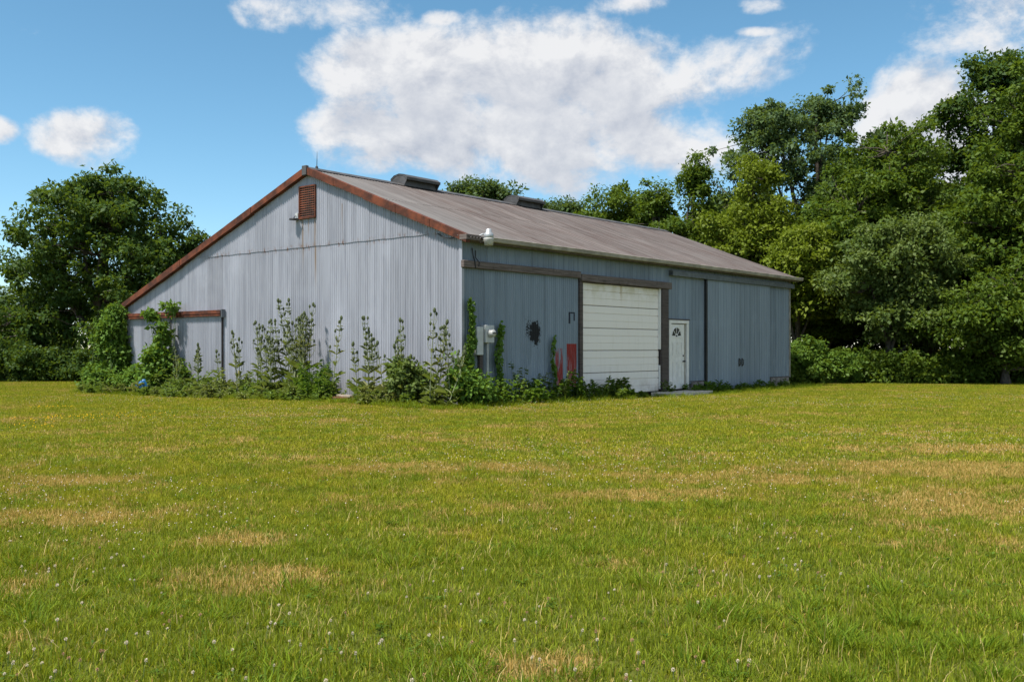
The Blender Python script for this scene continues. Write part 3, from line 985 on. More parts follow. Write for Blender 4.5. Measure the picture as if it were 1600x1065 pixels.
yl = empty('yard_light', at(0.50, -0.34, 4.10), BROT, 'white bucket-shaped yard light fixed under the roof corner', 'lamp')
yl.scale = (0.85, 0.85, 0.85)
mb = MB(); mb.lathe([(0.105, 0.07), (0.14, 0.10), (0.142, 0.19), (0.12, 0.23), (0.085, 0.26), (0.08, 0.34), (0.05, 0.36)], (0, -0.12, 0), 18); part(mb, 'housing', 'lampm', yl, True)
mb = MB(); mb.lathe([(0.10, -0.12), (0.125, -0.115), (0.15, 0.05), (0.158, 0.08), (0.13, 0.095)], (0, -0.12, 0), 18); part(mb, 'lens', 'lens', yl, True)
mb = MB(); mb.tube([(0, -0.06, 0.2), (-0.1, 0.02, 0.21), (-0.22, 0.10, 0.13)], 0.022, 7); part(mb, 'arm', 'lampm', yl)

gl = empty('gable_lamp', at(-0.02, 6.33, 5.12), BROT, 'small black lamp on the gable below the louvre', 'lamp')
mb = MB(); mb.box(-0.05, 0.02, -0.06, 0.06, 0.05, 0.2, 0.008); part(mb, 'backplate', 'box', gl)
mb = MB(); mb.lathe([(0.045, 0.03), (0.12, 0.02), (0.13, -0.015), (0.11, -0.02)], (-0.13, 0.02, 0.02), 14); part(mb, 'shade', 'dark', gl)
mb = MB(); mb.tube([(-0.03, 0, 0.12), (-0.09, 0.01, 0.11), (-0.13, 0.02, 0.05)], 0.012, 6); mb.box(-0.14, -0.1, -0.2, 0.05, -0.01, 0.01); part(mb, 'arm', 'dark', gl)

em = empty('electric_meter', at(0.60, -0.12, 0), BROT, 'grey electric meter box on a conduit beside the barn corner', 'meter')
mb = MB(); mb.box(-0.27, -0.03, -0.10, 0.06, 1.32, 2.02, 0.012); part(mb, 'breaker_cabinet', 'box', em)
mb = MB(); mb.box(0.0, 0.33, -0.14, 0.06, 1.62, 2.06, 0.012); part(mb, 'meter_box', 'box', em)
mb = MB(); mb.lathe([(0.105, 0.0), (0.105, 0.03), (0.092, 0.035), (0.09, 0.10), (0.075, 0.125)], (0.18, -0.14, 1.86), 20, 'Y'); mt = part(mb, 'meter_dome', 'lens', em, True)
mb = MB(); mb.box(0.115, 0.245, -0.275, -0.262, 1.85, 1.875); part(mb, 'dial_mark', 'dark', mt)
mb = MB(); mb.tube([(0.15, -0.06, 1.64), (0.15, -0.06, 0.8), (0.155, -0.06, 0.0)], 0.038, 10); part(mb, 'conduit', 'pipe', em)
mb = MB(); mb.box(-0.06, 0.06, 0.0, 0.08, 0.0, 1.4, 0.008); part(mb, 'support_post', 'post', em)

slab = MB(); slab.box(8.4, 10.9, -0.95, -0.16, 0.0, 0.125, 0.015)
so = slab.build('concrete_step', M['concrete'])
so.location = (BX, BY, 0); so.rotation_euler = (0, 0, BROT)
tag(so, 'pale concrete slab on the ground in front of the entrance door', 'slab')

# blue barrel on its side in the weeds
bar = empty('plastic_barrel', at(-0.95, 12.95, 0.25), BROT + R(70), 'blue plastic barrel lying in the weeds by the sapling', 'barrel')
mb = MB(); mb.lathe([(0.22, -0.44), (0.27, -0.42), (0.285, -0.36), (0.27, -0.33), (0.285, -0.15), (0.30, -0.13), (0.285, -0.11), (0.285, 0.11), (0.30, 0.13), (0.285, 0.15), (0.27, 0.33), (0.285, 0.36), (0.27, 0.42), (0.22, 0.44)], (0, 0, 0), 24, 'X'); part(mb, 'drum', 'blue', bar, True)
mb = MB(); mb.lathe([(0.04, 0), (0.04, 0.025), (0.03, 0.03)], (0.44, 0.12, 0.05), 10, 'X'); part(mb, 'bung', 'dark', bar)

for k, (lx, ly, lz, ang, ln, mt_, lab) in enumerate(((-0.95, 3.25, 0.05, 82, 1.1, 'board', 'lowest pale board of the scrap pile in the weeds'), (-1.0, 3.05, 0.095, 97, 0.9, 'redboard', 'reddish board in the middle of the scrap pile in the weeds'),
                                                     (-0.9, 3.3, 0.14, 74, 1.0, 'board', 'topmost grey board of the scrap pile in the weeds'))):
    mb = MB(); mb.box(-ln / 2, ln / 2, -0.07, 0.07, -0.02, 0.02, 0.004)
    o = mb.build('scrap_board', M[mt_]); p = at(lx, ly)
    o.location = (p[0], p[1], lz + float(gz_(p[0], p[1]))); o.rotation_euler = (0, 0, BROT + R(ang))
    tag(o, lab, 'board', 'scrap boards in the weeds')


# ------------------------------------------------------------------ vegetation
def unit(v):
    return v / np.maximum(np.linalg.norm(v, axis=-1, keepdims=True), 1e-6)


def leaf_arrays(P, A, Nn, ln, wd):
    """folded diamond leaves: base, left, tip, right"""
    A = unit(A)
    Nn = unit(Nn - A * (Nn * A).sum(1, keepdims=True))
    S = np.cross(A, Nn)
    mid = P + A * (ln * 0.45)[:, None] + Nn * (wd * 0.16)[:, None]
    tip = P + A * ln[:, None] - Nn * (ln * 0.12)[:, None]
    V = np.stack([P, mid + S * (wd * 0.5)[:, None], tip, mid - S * (wd * 0.5)[:, None]], 1).reshape(-1, 3)
    n = len(P)
    F = np.arange(n * 4).reshape(n, 4)
    return V, F


def cloud_leaves(rng, C, Rr, per, size, flat=0.65, up=0.7, outc=None):
    """leaves filling clumps: C centres, Rr radii, per leaves in each"""
    n = len(C)
    idx = np.repeat(np.arange(n), per)
    dirs = unit(rng.normal(size=(len(idx), 3)))
    rad = rng.random(len(idx)) ** 0.42
    wob = 1 + 0.35 * np.sin(dirs[:, 0] * 5 + idx) * np.cos(dirs[:, 1] * 4 + idx * 1.7)
    off = dirs * (rad * Rr[idx] * wob)[:, None]
    off[:, 2] *= flat
    P = C[idx] + off
    N = unit(dirs * 0.6 + np.array([0, 0, up]) + rng.normal(size=dirs.shape) * 0.45)
    A = unit(dirs * 0.8 + rng.normal(size=dirs.shape) * 0.8 + np.array([0, 0, -0.25]))
    ln = size * (0.55 + 0.9 * rng.random(len(idx)) ** 1.4) * np.repeat(rng.uniform(0.8, 1.25, n), per)
    V, F = leaf_arrays(P, A, N, ln, ln * rng.uniform(0.5, 0.75, len(idx)))
    tone = np.clip(rng.random(n)[idx] * 0.45 + rng.random(len(idx)) * 0.55, 0, 1)
    return V, F, np.repeat(tone, 4)


def tube_arrays(paths, sides=5):
    Vs, Fs, b = [], [], 0
    ang = np.arange(sides) * 2 * math.pi / sides
    for pts, rad in paths:
        pts = np.asarray(pts, float)
        n = len(pts)
        t = unit(np.gradient(pts, axis=0))
        ref = np.where(np.abs(t[:, 2:3]) > 0.9, np.array([[1., 0, 0]]), np.array([[0, 0, 1.]]))
        a = unit(np.cross(t, ref)); bb = np.cross(t, a)
        ring = pts[:, None, :] + (a[:, None, :] * np.cos(ang)[None, :, None] + bb[:, None, :] * np.sin(ang)[None, :, None]) * np.asarray(rad)[:, None, None]
        Vs.append(ring.reshape(-1, 3))
        i = np.arange(n - 1)[:, None] * sides; k = np.arange(sides)[None, :]; k2 = (k + 1) % sides
        Fs.append(np.stack([i + k, i + k2, i + sides + k2, i + sides + k], -1).reshape(-1, 4) + b)
        b += n * sides
    return np.concatenate(Vs), np.concatenate(Fs)


def bend(p, q, k, n=5, sag=0.0):
    p, q = np.asarray(p, float), np.asarray(q, float)
    t = np.linspace(0, 1, n)[:, None]
    L = np.linalg.norm(q - p)
    return p + (q - p) * t + np.asarray(k)[None, :] * (np.sin(t * math.pi) * L) + np.array([0, 0, -sag * L]) * (t * (1 - t))


def make_tree(name, label, x, y, lobes, clumps, per, size, kind, seed, trunk_r=0.22, fork=0.35, group='trees around the barn', cat='tree', clump_r=0.52, bare=0.0, flat=0.65):
    """lobes: (dx,dy,z,rx,ry,rz) ellipsoids of the crown about the base"""
    rng = np.random.default_rng(seed)
    L = np.array(lobes, float)
    root = empty(name, (x, y, 0), 0, label, cat, group)
    L0 = L
    sub = []
    for l in L0:                      # every main lobe breaks up into smaller boughs of uneven size
        for k in range(10):
            dv = unit(rng.normal(size=3) + np.array([0, -0.25, 0.2]))
            f_ = rng.uniform(0.36, 0.62)
            sub.append([*(l[:3] + dv * l[3:6] * rng.uniform(0.55, 0.85)), *(l[3:6] * f_ * np.array([1.1, 1.1, 0.85]))])
        sub.append([*l[:3], *(l[3:6] * 0.78)])
    L = np.array(sub)
    vol = (L[:, 3] * L[:, 4] * L[:, 5]) ** 0.7
    which = rng.choice(len(L), clumps, p=vol / vol.sum())
    dr = unit(rng.normal(size=(clumps, 3)))
    ph = rng.random((len(L), 3)) * 6
    w = 1 + 0.16 * np.sin(dr[:, 0] * 4.3 + ph[which, 0]) + 0.14 * np.sin(dr[:, 2] * 5.1 + ph[which, 1]) + 0.10 * np.sin(dr[:, 1] * 6.7 + ph[which, 2])
    rad = (0.25 + 0.75 * rng.random(clumps) ** 0.5) * w
    C = L[which, :3] + dr * L[which, 3:6] * rad[:, None]
    C[:, 2] = np.maximum(C[:, 2], 0.35 + 0.4 * rng.random(clumps))
    Rr = clump_r * rng.uniform(0.55, 1.35, clumps)
    V, F, tone = cloud_leaves(rng, C, Rr, per, size, flat)
    V[:, 2] = np.maximum(V[:, 2], 0.03)
    L = L0
    top = max(L[:, 2] - 0.1 * L[:, 5])
    cx, cy = L[:, 0].mean() * 0.5, L[:, 1].mean() * 0.5
    # trunk and limbs
    tz = np.linspace(0, top, 9)
    tp = np.stack([cx * (tz / top) + 0.12 * np.sin(tz * 1.1 + seed), cy * (tz / top) + 0.12 * np.cos(tz * 0.9 + seed), tz], 1)
    tr = trunk_r * (1 - 0.85 * tz / top) + 0.02
    tr[0] *= 1.5
    paths = [(tp, tr)]
    limb_pts = [tp[3:]]
    for l in L:
        z0 = max(0.6, fork * l[2])
        b0 = np.array([np.interp(z0, tz, tp[:, 0]), np.interp(z0, tz, tp[:, 1]), z0])
        k = rng.normal(size=3) * 0.06
        q = bend(b0, l[:3] + np.array([0, 0, 0.3 * l[5]]), k, 7, sag=0.25)
        paths.append((q, np.linspace(trunk_r * 0.55, 0.03, 7)))
        limb_pts.append(q[2:])
    LP = np.concatenate(limb_pts)
    tv, tf = tube_arrays(paths, 8)
    to = bpy.data.objects.new('trunk', np_mesh('trunk', tv, tf, M['bark'], smooth=True)); link(to, root)
    bp = []
    for c in C[: int(clumps * 0.75)]:
        dd = np.linalg.norm(LP - c, axis=1) + 0.5 * np.maximum(0, LP[:, 2] - c[2])
        p = LP[np.argmin(dd)]
        bp.append((bend(p, c, rng.normal(size=3) * 0.08, 4, sag=0.2), np.linspace(0.035, 0.010, 4)))
    bv, bf = tube_arrays(bp, 4)
    bo = bpy.data.objects.new('branches', np_mesh('branches', bv, bf, M['bark'], smooth=True)); link(bo, root)
    co_ = bpy.data.objects.new('crown', np_mesh('crown', V, F, LEAF[kind], tone)); link(co_, root)
    co_['kind'] = 'stuff'
    return root


def copy_tree(o, loc, rz, scale, label, group):
    r = o.copy(); col.objects.link(r)
    r.location = loc; r.rotation_euler = (0, 0, rz); r.scale = (scale[0], scale[0], scale[1])
    r['label'] = label; r['group'] = group
    for ch in o.children:
        c = ch.copy(); col.objects.link(c); c.parent = r
    return r


def make_bush(name, label, x, y, lobes, clumps, per, size, kind, seed, group, cat='bush', clump_r=0.28, stems=10, z0=0.0, flat=0.7):
    rng = np.random.default_rng(seed)
    L = np.array(lobes, float)
    root = empty(name, (x, y, z0), 0, label, cat, group)
    vol = (L[:, 3] * L[:, 4] * L[:, 5]) ** 0.7
    which = rng.choice(len(L), clumps, p=vol / vol.sum())
    dr = unit(rng.normal(size=(clumps, 3)))
    C = L[which, :3] + dr * L[which, 3:6] * (0.3 + 0.75 * rng.random(clumps) ** 0.6)[:, None]
    C[:, 2] = np.maximum(C[:, 2], 0.10)
    V, F, tone = cloud_leaves(rng, C, clump_r * rng.uniform(0.6, 1.3, clumps), per, size, flat)
    V[:, 2] = np.maximum(V[:, 2], 0.01)
    f = bpy.data.objects.new('foliage', np_mesh('foliage', V, F, LEAF[kind], tone)); link(f, root)
    f['kind'] = 'stuff'
    bp = []
    for c in C[rng.choice(clumps, min(stems, clumps), False)]:
        bp.append((bend((c[0] * 0.25, c[1] * 0.25, 0), c, rng.normal(size=3) * 0.07, 5), np.linspace(0.018, 0.005, 5)))
    bv, bf = tube_arrays(bp, 5)
    b = bpy.data.objects.new('stems', np_mesh('stems', bv, bf, M['stemg'] if kind != 'bush' else M['bark'], smooth=True)); link(b, root)
    return root


# --- trees: left of the barn
oak = make_tree('oak_tree', 'broad dark oak standing alone left of the barn', -19.5, 46.5,
                [(0, 0, 6.4, 4.0, 3.6, 3.0), (-2.8, 0, 4.6, 2.6, 2.6, 2.3), (3.1, -0.4, 5.0, 3.0, 2.8, 2.2), (1.0, -1.0, 8.3, 2.5, 2.4, 1.5), (-0.9, 0.4, 8.4, 1.7, 1.8, 1.5),
                 (5.3, 0.2, 5.9, 2.1, 1.9, 1.5), (5.6, 0, 3.6, 1.8, 1.8, 1.8), (1.0, -1.0, 3.0, 4.0, 2.8, 1.9), (-3.6, -0.6, 2.4, 2.2, 2.2, 1.6), (3.2, 0, 2.6, 2.2, 2.0, 1.7)],
                620, 110, 0.19, 'oak', 11, trunk_r=0.34, fork=0.3)
# --- trees: right of and behind the barn
T_tall = make_tree('grey_green_tree', 'tallest grey-green tree with open crown against the sky', 17.3, 56,
                   [(0.3, 0, 12.8, 3.2, 3.0, 3.2), (-2.9, 0, 12.4, 2.4, 2.4, 2.8), (2.8, 0, 11.6, 2.2, 2.4, 2.2), (-4.2, 0, 9.4, 2.2, 2.2, 1.8), (0.8, 0, 15.0, 1.7, 1.7, 1.5), (-2.4, 0, 14.5, 1.4, 1.5, 1.3), (0, 0, 8, 3.6, 3.2, 3.0), (3.4, 0, 8.4, 2.3, 2.5, 2.6), (4.7, 0, 11.2, 2.0, 2.0, 2.0)],
                   520, 110, 0.20, 'grey', 21, trunk_r=0.32)
T_dark = make_tree('green_tree', 'dense dark green tree between the tallest tree and the right edge', 18.4, 48,
                   [(0, 0, 10.3, 2.4, 2.4, 2.5), (-1.6, -0.3, 7.4, 2.5, 2.4, 2.4), (1.6, 0, 7.2, 2.4, 2.4, 2.4), (0, 0, 4.6, 3.4, 2.8, 2.6), (2.2, 0, 4.0, 2.4, 2.4, 2.3)],
                   430, 110, 0.19, 'green', 22, trunk_r=0.3)
T_right = make_tree('maple_tree', 'tall full tree at the right edge of the photograph', 24.3, 43.5,
                    [(0, 0, 11.4, 2.7, 2.6, 3.0), (-1.5, -0.5, 8.3, 2.6, 2.5, 2.3), (2, 0, 8.5, 3, 2.8, 2.9), (-2.6, -0.4, 6.2, 2.2, 2.2, 1.9), (0.3, -0.8, 5.4, 3.4, 2.8, 2.5), (0, -1, 3.1, 3.6, 2.6, 2.0), (0.9, 0, 13.6, 1.8, 1.8, 1.6)],
                    640, 110, 0.19, 'green', 23, trunk_r=0.36)
T_edge = make_tree('oak_tree', 'dark tree with branches jutting left behind the right-edge tree', 25.6, 50,
                   [(0, 0, 13.0, 2.4, 2.4, 2.3), (-2.4, 0, 13.4, 1.7, 1.4, 1.0), (-2.2, 0, 11.4, 1.6, 1.4, 1.1), (-1.0, 0, 15.3, 1.7, 1.4, 1.0), (1.4, 0, 15.0, 2.4, 2.0, 1.7), (0, 0, 8.5, 3, 2.6, 2.8)],
                   380, 100, 0.20, 'oak', 24, trunk_r=0.32)
T_yel = make_tree('yellow_green_tree', 'light yellow-green tree in front of the tallest tree', 12.3, 50,
                  [(0, 0, 8.2, 1.9, 1.9, 2.0), (-1.5, 0, 6.4, 1.9, 1.9, 1.9), (1.6, 0, 6.7, 1.9, 1.9, 1.8), (0, 0, 4.6, 2.9, 2.4, 2.2), (0.2, 0, 10.3, 1.0, 1.0, 1.1)],
                  360, 105, 0.18, 'yellow', 25, trunk_r=0.22)
T_cone = make_tree('pointed_tree', 'green tree with pointed top rising over the far end of the roof', 9.9, 53.5,
                   [(0.1, 0, 10.9, 0.8, 0.8, 1.6), (0, 0, 9.2, 1.4, 1.3, 2.2), (-0.8, 0, 7.2, 1.9, 1.8, 1.8), (1.0, 0, 7.3, 1.8, 1.8, 1.7), (-1.0, 0, 5.2, 2.3, 2.0, 2.0), (1.0, 0, 4.8, 2.4, 2.0, 2.2)],
                   340, 105, 0.18, 'green', 26, trunk_r=0.22)
T_small = make_tree('green_tree', 'lower rounded green tree left of the pointed tree above the roof', 6.3, 58,
                    [(0, 0, 9.4, 1.9, 1.8, 1.8), (-1.4, 0, 8.3, 1.7, 1.7, 1.4), (1.3, 0, 8.6, 1.8, 1.8, 1.7), (0, 0, 5.5, 2.6, 2.2, 2.2)],
                    300, 100, 0.19, 'green', 27, trunk_r=0.22)
T_front = make_tree('pale_leaved_tree', 'pale-leaved low tree spreading in front of the wood', 16.2, 42.2,
                    [(0, 0, 5.9, 2.0, 1.7, 1.5), (-0.9, 0, 4.4, 2.0, 1.7, 1.5), (1.3, 0, 4.6, 1.9, 1.7, 1.4), (0.6, -0.3, 3.1, 2.4, 1.7, 1.2), (2.2, -0.3, 2.6, 2.1, 1.6, 1.2)],
                    330, 120, 0.16, 'pale', 28, trunk_r=0.16)
T_low = make_tree('spreading_tree', 'low green tree with drooping branches near the lawn edge', 20.4, 40.5,
                  [(0, 0, 3.6, 2.2, 1.6, 1.3), (-1.9, 0, 2.6, 1.8, 1.5, 1.1), (2.0, 0, 3.2, 2.0, 1.6, 1.5), (0.4, -0.3, 1.8, 2.6, 1.4, 1.1), (3.2, 0, 1.6, 1.8, 1.5, 1.1)],
                  320, 120, 0.16, 'green', 29, trunk_r=0.14)
T_lit = make_tree('yellow_green_tree', 'small yellow-green tree just right of the barn roof end', 13.0, 45.0,
                  [(0, 0, 5.4, 1.5, 1.4, 1.3), (-0.8, 0, 4.3, 1.5, 1.4, 1.2), (1.1, 0, 4.4, 1.6, 1.4, 1.4), (0.2, 0, 6.5, 0.9, 0.9, 0.8)],
                  200, 115, 0.17, 'yellow', 30, trunk_r=0.13)
# far trees showing over the ridge
T_far = make_tree('far_tree', 'distant tree showing over the ridge between the two ventilators', -2.4, 86,
                  [(0, 0, 14.6, 2.3, 2.2, 1.6), (-1.9, 0, 15.0, 1.2, 1.1, 0.9), (1.6, 0, 14.7, 1.4, 1.4, 1.4), (0, 0, 11, 3, 2.6, 2.4), (0, 0, 7, 3, 2.6, 2.6)], 240, 100, 0.27, 'far', 31, trunk_r=0.3, clump_r=0.75)
copy_tree(T_cone, (7.9, 55, 0), R(70), (1.05, 0.90), 'green tree between the low rounded one and the pointed one', 'trees around the barn')
copy_tree(T_yel, (4.6, 62, 0), R(200), (0.9, 0.86), 'low yellow-green tree just showing above the roof ridge', 'trees around the barn')
copy_tree(T_far, (4.0, 90, 0), R(130), (1.0, 0.92), 'distant tree showing over the ridge right of the far ventilator', 'trees around the barn')
# trees deeper in the wood, filling behind the front row
WG = 'trees deep in the wood behind the front row'
WL = 'tree deep in the wood, mostly hidden behind the front row'
rw = random.Random(8)
for i, (src, x, y, s, h) in enumerate(((T_dark, 13.5, 58, 1.1, 0.85), (T_tall, 24, 62, 1.0, 0.85), (T_dark, 21.5, 54, 1.2, 1.05), (T_right, 28.5, 52, 1.1, 1.0), (T_yel, 8.6, 62, 1.1, 0.95), (T_dark, 17, 52, 1.0, 0.7),
                                       (T_right, 30.0, 46, 1.0, 0.95), (T_cone, 14.9, 47.5, 1.0, 0.62), (T_small, 19.5, 45.5, 1.1, 0.62), (T_dark, 11.2, 57, 1.1, 0.66), (T_small, 23.5, 46.5, 1.2, 0.8),
                                       (T_right, 34, 60, 1.2, 1.1), (T_small, 16.2, 49, 1.2, 0.75))):
    copy_tree(src, (x, y, 0), rw.uniform(0, 6.28), (s, h), WL, WG)
for i, (src, x, y, s, h) in enumerate(((T_dark, -33, 66, 1.2, 0.45), (T_small, -26.5, 70, 1.3, 0.55), (T_right, -40, 62, 1.0, 0.42), (T_small, -19.5, 72, 1.3, 0.55))):
    copy_tree(src, (x, y, 0), rw.uniform(0, 6.28), (s, h), 'distant tree seen through gaps behind the lone oak', 'distant trees behind the lone oak')

# bushes under the trees
BG = 'bushes along the edge of the wood'
make_bush('round_bush', 'bright rounded bush beside the far corner of the barn', 12.6, 41.2, [(0, 0, 0.9, 1.5, 0.9, 0.95), (-0.9, 0, 0.8, 0.8, 0.8, 0.8), (1.3, 0, 0.7, 0.9, 0.8, 0.7)], 150, 90, 0.13, 'bush', 41, BG)
for i, (x, y, w, h, lab) in enumerate(((15.4, 42.0, 1.6, 0.9, 'low dark bush right of the bright rounded bush'), (18.0, 41.2, 1.7, 0.9, 'wide low bush under the pale-leaved tree'),
                                       (21.4, 41.6, 1.9, 1.1, 'low bush under the drooping tree'), (24.2, 41.0, 1.9, 1.2, 'low bush at the right edge under the tall tree'))):
    make_bush('low_bush', lab, x, y, [(0, 0, h * 0.5, w, 0.9, h * 0.6), (w * 0.5, 0.2, h * 0.6, w * 0.5, 0.8, h * 0.6)], 110, 85, 0.13, 'green', 50 + i, BG)
for i, (x, y, w, h, lab) in enumerate(((-22.5, 43.5, 1.8, 1.6, 'dark bush under the left side of the oak at the left edge'), (-19.6, 43.8, 1.7, 1.4, 'dark bush beneath the middle of the oak'), (-16.6, 44.2, 1.7, 1.5, 'dark bush beneath the oak next to the barn'))):
    make_bush('low_bush', lab, x, y, [(0, 0, h * 0.5, w, 0.9, h * 0.6), (w * 0.5, 0.2, h * 0.6, w * 0.5, 0.8, h * 0.55), (-w * .5, 0.2, h * .5, w * .6, .8, h * .5)], 120, 85, 0.13, 'oak', 60 + i, 'bushes under the oak')
# tall rough growth along the foot of the wood: nobody could count it
rng = np.random.default_rng(77)
cx_ = np.concatenate([rng.uniform(11, 34, 620), rng.uniform(-34, -13.5, 260)])
cy_ = np.where(cx_ > 0, 40.6 + 1.6 * rng.random(len(cx_)) ** 1.2 + 0.4 * np.sin(cx_), 43.2 + 2.5 * rng.random(len(cx_)))
cc = np.stack([cx_, cy_, rng.uniform(0.1, 1.0, len(cx_)) * np.where(cx_ > 13.5, 1.3, 0.65)], 1)
bx2 = np.concatenate([rng.uniform(10, 40, 520), rng.uniform(-40, -13, 420)])      # the thicket deeper under the trees
cc = np.concatenate([cc, np.stack([bx2, np.where(bx2 > 0, rng.uniform(47, 51, len(bx2)), rng.uniform(51, 55, len(bx2))), rng.uniform(0.2, 3.0, len(bx2))], 1)])
cx_ = cc[:, 0]
V, F, tone = cloud_leaves(rng, cc, np.where(cc[:, 1] > 46, 0.62, rng.uniform(0.25, 0.45, len(cx_))), 55, np.repeat(np.where(cc[:, 1] > 46, 0.24, 0.15), 55), 0.9, 0.4)
V[:, 2] = np.maximum(V[:, 2], 0.0)
ug = link(bpy.data.objects.new('undergrowth', np_mesh('undergrowth', V, F, LEAF['green'], tone)))
tag(ug, 'rough leafy undergrowth along the foot of the trees', 'undergrowth', kind='stuff')


# --- plants along the barn
def ground_at(x, y):
    p = to_world(x, y)
    return p[0], p[1], float(gz_(p[0], p[1])) - 0.01


def gable_spot(x, yw):
    return x, yw + x / 17.57 * (yw + 16.26)


def side_spot(xw, y):
    return xw + y / 16.26 * (xw + 17.57), y


def vec_leaves(name, items, mat, parent, rng):
    """items: list of (p, axis, normal, len, wid)"""
    P = np.array([i[0] for i in items], float); A = np.array([i[1] for i in items], float); Nn = np.array([i[2] for i in items], float)
    ln = np.array([i[3] for i in items]); wd = np.array([i[4] for i in items])
    # two quads per leaf: a bent blade
    A = unit(A); Nn = unit(Nn - A * (Nn * A).sum(1, keepdims=True)); S = np.cross(A, Nn)
    m1 = P + A * (ln * .3)[:, None] + Nn * (ln * .06)[:, None]
    m2 = P + A * (ln * .68)[:, None] - Nn * (ln * .03)[:, None]
    tip = P + A * (ln * .95)[:, None] - Nn * (ln * .30)[:, None]
    up = Nn * (wd * .15)[:, None]
    V = np.stack([P, m1 + S * (wd * .5)[:, None] + up, m2 + S * (wd * .42)[:, None] + up, tip, m2 - S * (wd * .42)[:, None] + up, m1 - S * (wd * .5)[:, None] + up], 1).reshape(-1, 3)
    b = np.arange(len(P))[:, None] * 6
    F = np.concatenate([b + np.array([[0, 1, 2, 3]]), b + np.array([[0, 3, 4, 5]])], 0)
    o = bpy.data.objects.new(name, np_mesh(name, V, F, mat, np.repeat(rng.random(len(P)), 6)))
    return link(o, parent)


def make_teasel(x, y, h, seed, label, nst=2):
    rng = np.random.default_rng(seed)
    g = ground_at(x, y)
    root = empty('teasel_plant', g, rng.uniform(0, 6), label, 'teasel', 'teasels along the gable wall')
    paths, items, heads = [], [], []
    for s_ in range(nst):
        hh = h * (1 if s_ == 0 else rng.uniform(0.72, 0.95))
        bx, by = rng.normal(0, 0.10, 2)
        tx, ty = bx + rng.normal(0, 0.10) * h, by + rng.normal(0, 0.08) * h
        st = bend((bx, by, 0), (tx, ty, hh), rng.normal(size=3) * 0.015, 8)
        paths.append((st, np.linspace(0.016, 0.007, 8)))
        heads.append((st[-1], 0.105))
        nn = int(hh / rng.uniform(0.22, 0.32))
        for k in range(1, nn):
            f = k / nn
            p = np.array([np.interp(f, np.linspace(0, 1, 8), st[:, j]) for j in range(3)])
            a = k * 1.57 + rng.uniform(-.3, .3)
            ln = (0.36 * (1 - f) + 0.10) * rng.uniform(.8, 1.15)
            for q in (0, math.pi):
                dv = np.array([math.cos(a + q), math.sin(a + q), 0.75 + 0.3 * f])
                items.append((p, dv, (-dv[0], -dv[1], 1.2), ln, ln * 0.17))
                if f > 0.36 and rng.random() < 0.92:
                    bl = (0.20 + 0.35 * (1 - f)) * rng.uniform(.8, 1.2) * min(1, h / 1.8)
                    e = p + np.array([math.cos(a + q + 1.57) * 0.28 * bl, math.sin(a + q + 1.57) * 0.28 * bl, bl])
                    paths.append((bend(p, e, np.array([math.cos(a + q + 1.57), math.sin(a + q + 1.57), 0]) * 0.16, 5), np.linspace(0.007, 0.005, 5)))
                    heads.append((e, 0.078))
                    mp = p * .45 + e * .55
                    items.append((mp, (math.cos(a), math.sin(a), .6), (0, 0, 1), 0.09, 0.02)); items.append((mp, (-math.cos(a), -math.sin(a), .6), (0, 0, 1), 0.09, 0.02))
        for k in range(12):
            a = rng.uniform(0, 6.28); ln = rng.uniform(.22, .42)
            items.append(((bx, by, rng.uniform(.02, .35)), (math.cos(a), math.sin(a), rng.uniform(.2, 1.2)), (-math.cos(a), -math.sin(a), 1), ln, ln * 0.19))
    tv, tf = tube_arrays(paths, 5)
    link(bpy.data.objects.new('stems', np_mesh('stems', tv, tf, M['stemp'], smooth=True)), root)
    vec_leaves('leaves', items, LEAF['teasel'], root, rng)
    for p, s_ in heads:
        mb = MB()
        pr = [(0.008, -0.01), (s_ * .30, 0.008), (s_ * .38, s_ * .45), (s_ * .28, s_ * .9), (s_ * .08, s_ * 1.12)]
        mb.lathe(pr, p, 7)
        for k in range(7):
            a = k * 0.9
            mb.leaf((p[0], p[1], p[2] - 0.005), (math.cos(a), math.sin(a), 0.9), (-math.cos(a), -math.sin(a), 1), s_ * 0.95, 0.010, -0.25)
        mb.build('flower_head', M['teasel'], root)
    return root


TEAS = [(-0.7, 12.7, 1.35, 'short teasel left of the gable door edge, beside the sapling'), (-0.7, 11.35, 1.45, 'teasel in front of the gable sliding door, first right of the sapling'),
        (-0.6, 10.45, 1.25, 'small teasel in front of the right half of the gable sliding door'), (-0.8, 9.15, 1.75, 'teasel just right of the rusty door rail end'),
        (-0.7, 8.25, 2.0, 'teasel at the left end of the tall teasel thicket'), (-0.9, 7.55, 2.0, 'second teasel of the tall thicket from the left'),
        (-0.75, 7.0, 2.55, 'tallest teasel in the middle of the gable thicket'), (-0.9, 6.55, 2.5, 'tall teasel right beside the tallest one'), (-0.8, 6.1, 2.4, 'tall teasel at the right end of the thicket'),
        (-0.7, 4.7, 2.0, 'single teasel right of the feathery green weeds'), (-0.9, 3.95, 1.35, 'short single-stemmed teasel above the scrap boards'), (-0.9, 3.25, 1.95, 'left one of the two teasels right of the scrap boards'),
        (-0.9, 2.5, 1.9, 'right one of the two teasels right of the scrap boards'), (-0.9, 1.95, 1.3, 'short teasel left of the round pale bush'), (-0.9, 0.95, 2.1, 'tall teasel nearest the barn corner'), (-0.8, 0.45, 1.6, 'shorter teasel between the tall one and the corner vine')]
for i, (x, y, h, lab) in enumerate(TEAS):
    x, y = gable_spot(x, y)
    make_teasel(x, y, h * 1.06, 100 + i, lab, 1 if 'single' in lab or 'small' in lab else (5 if 5.0 < y < 7.2 else 3))


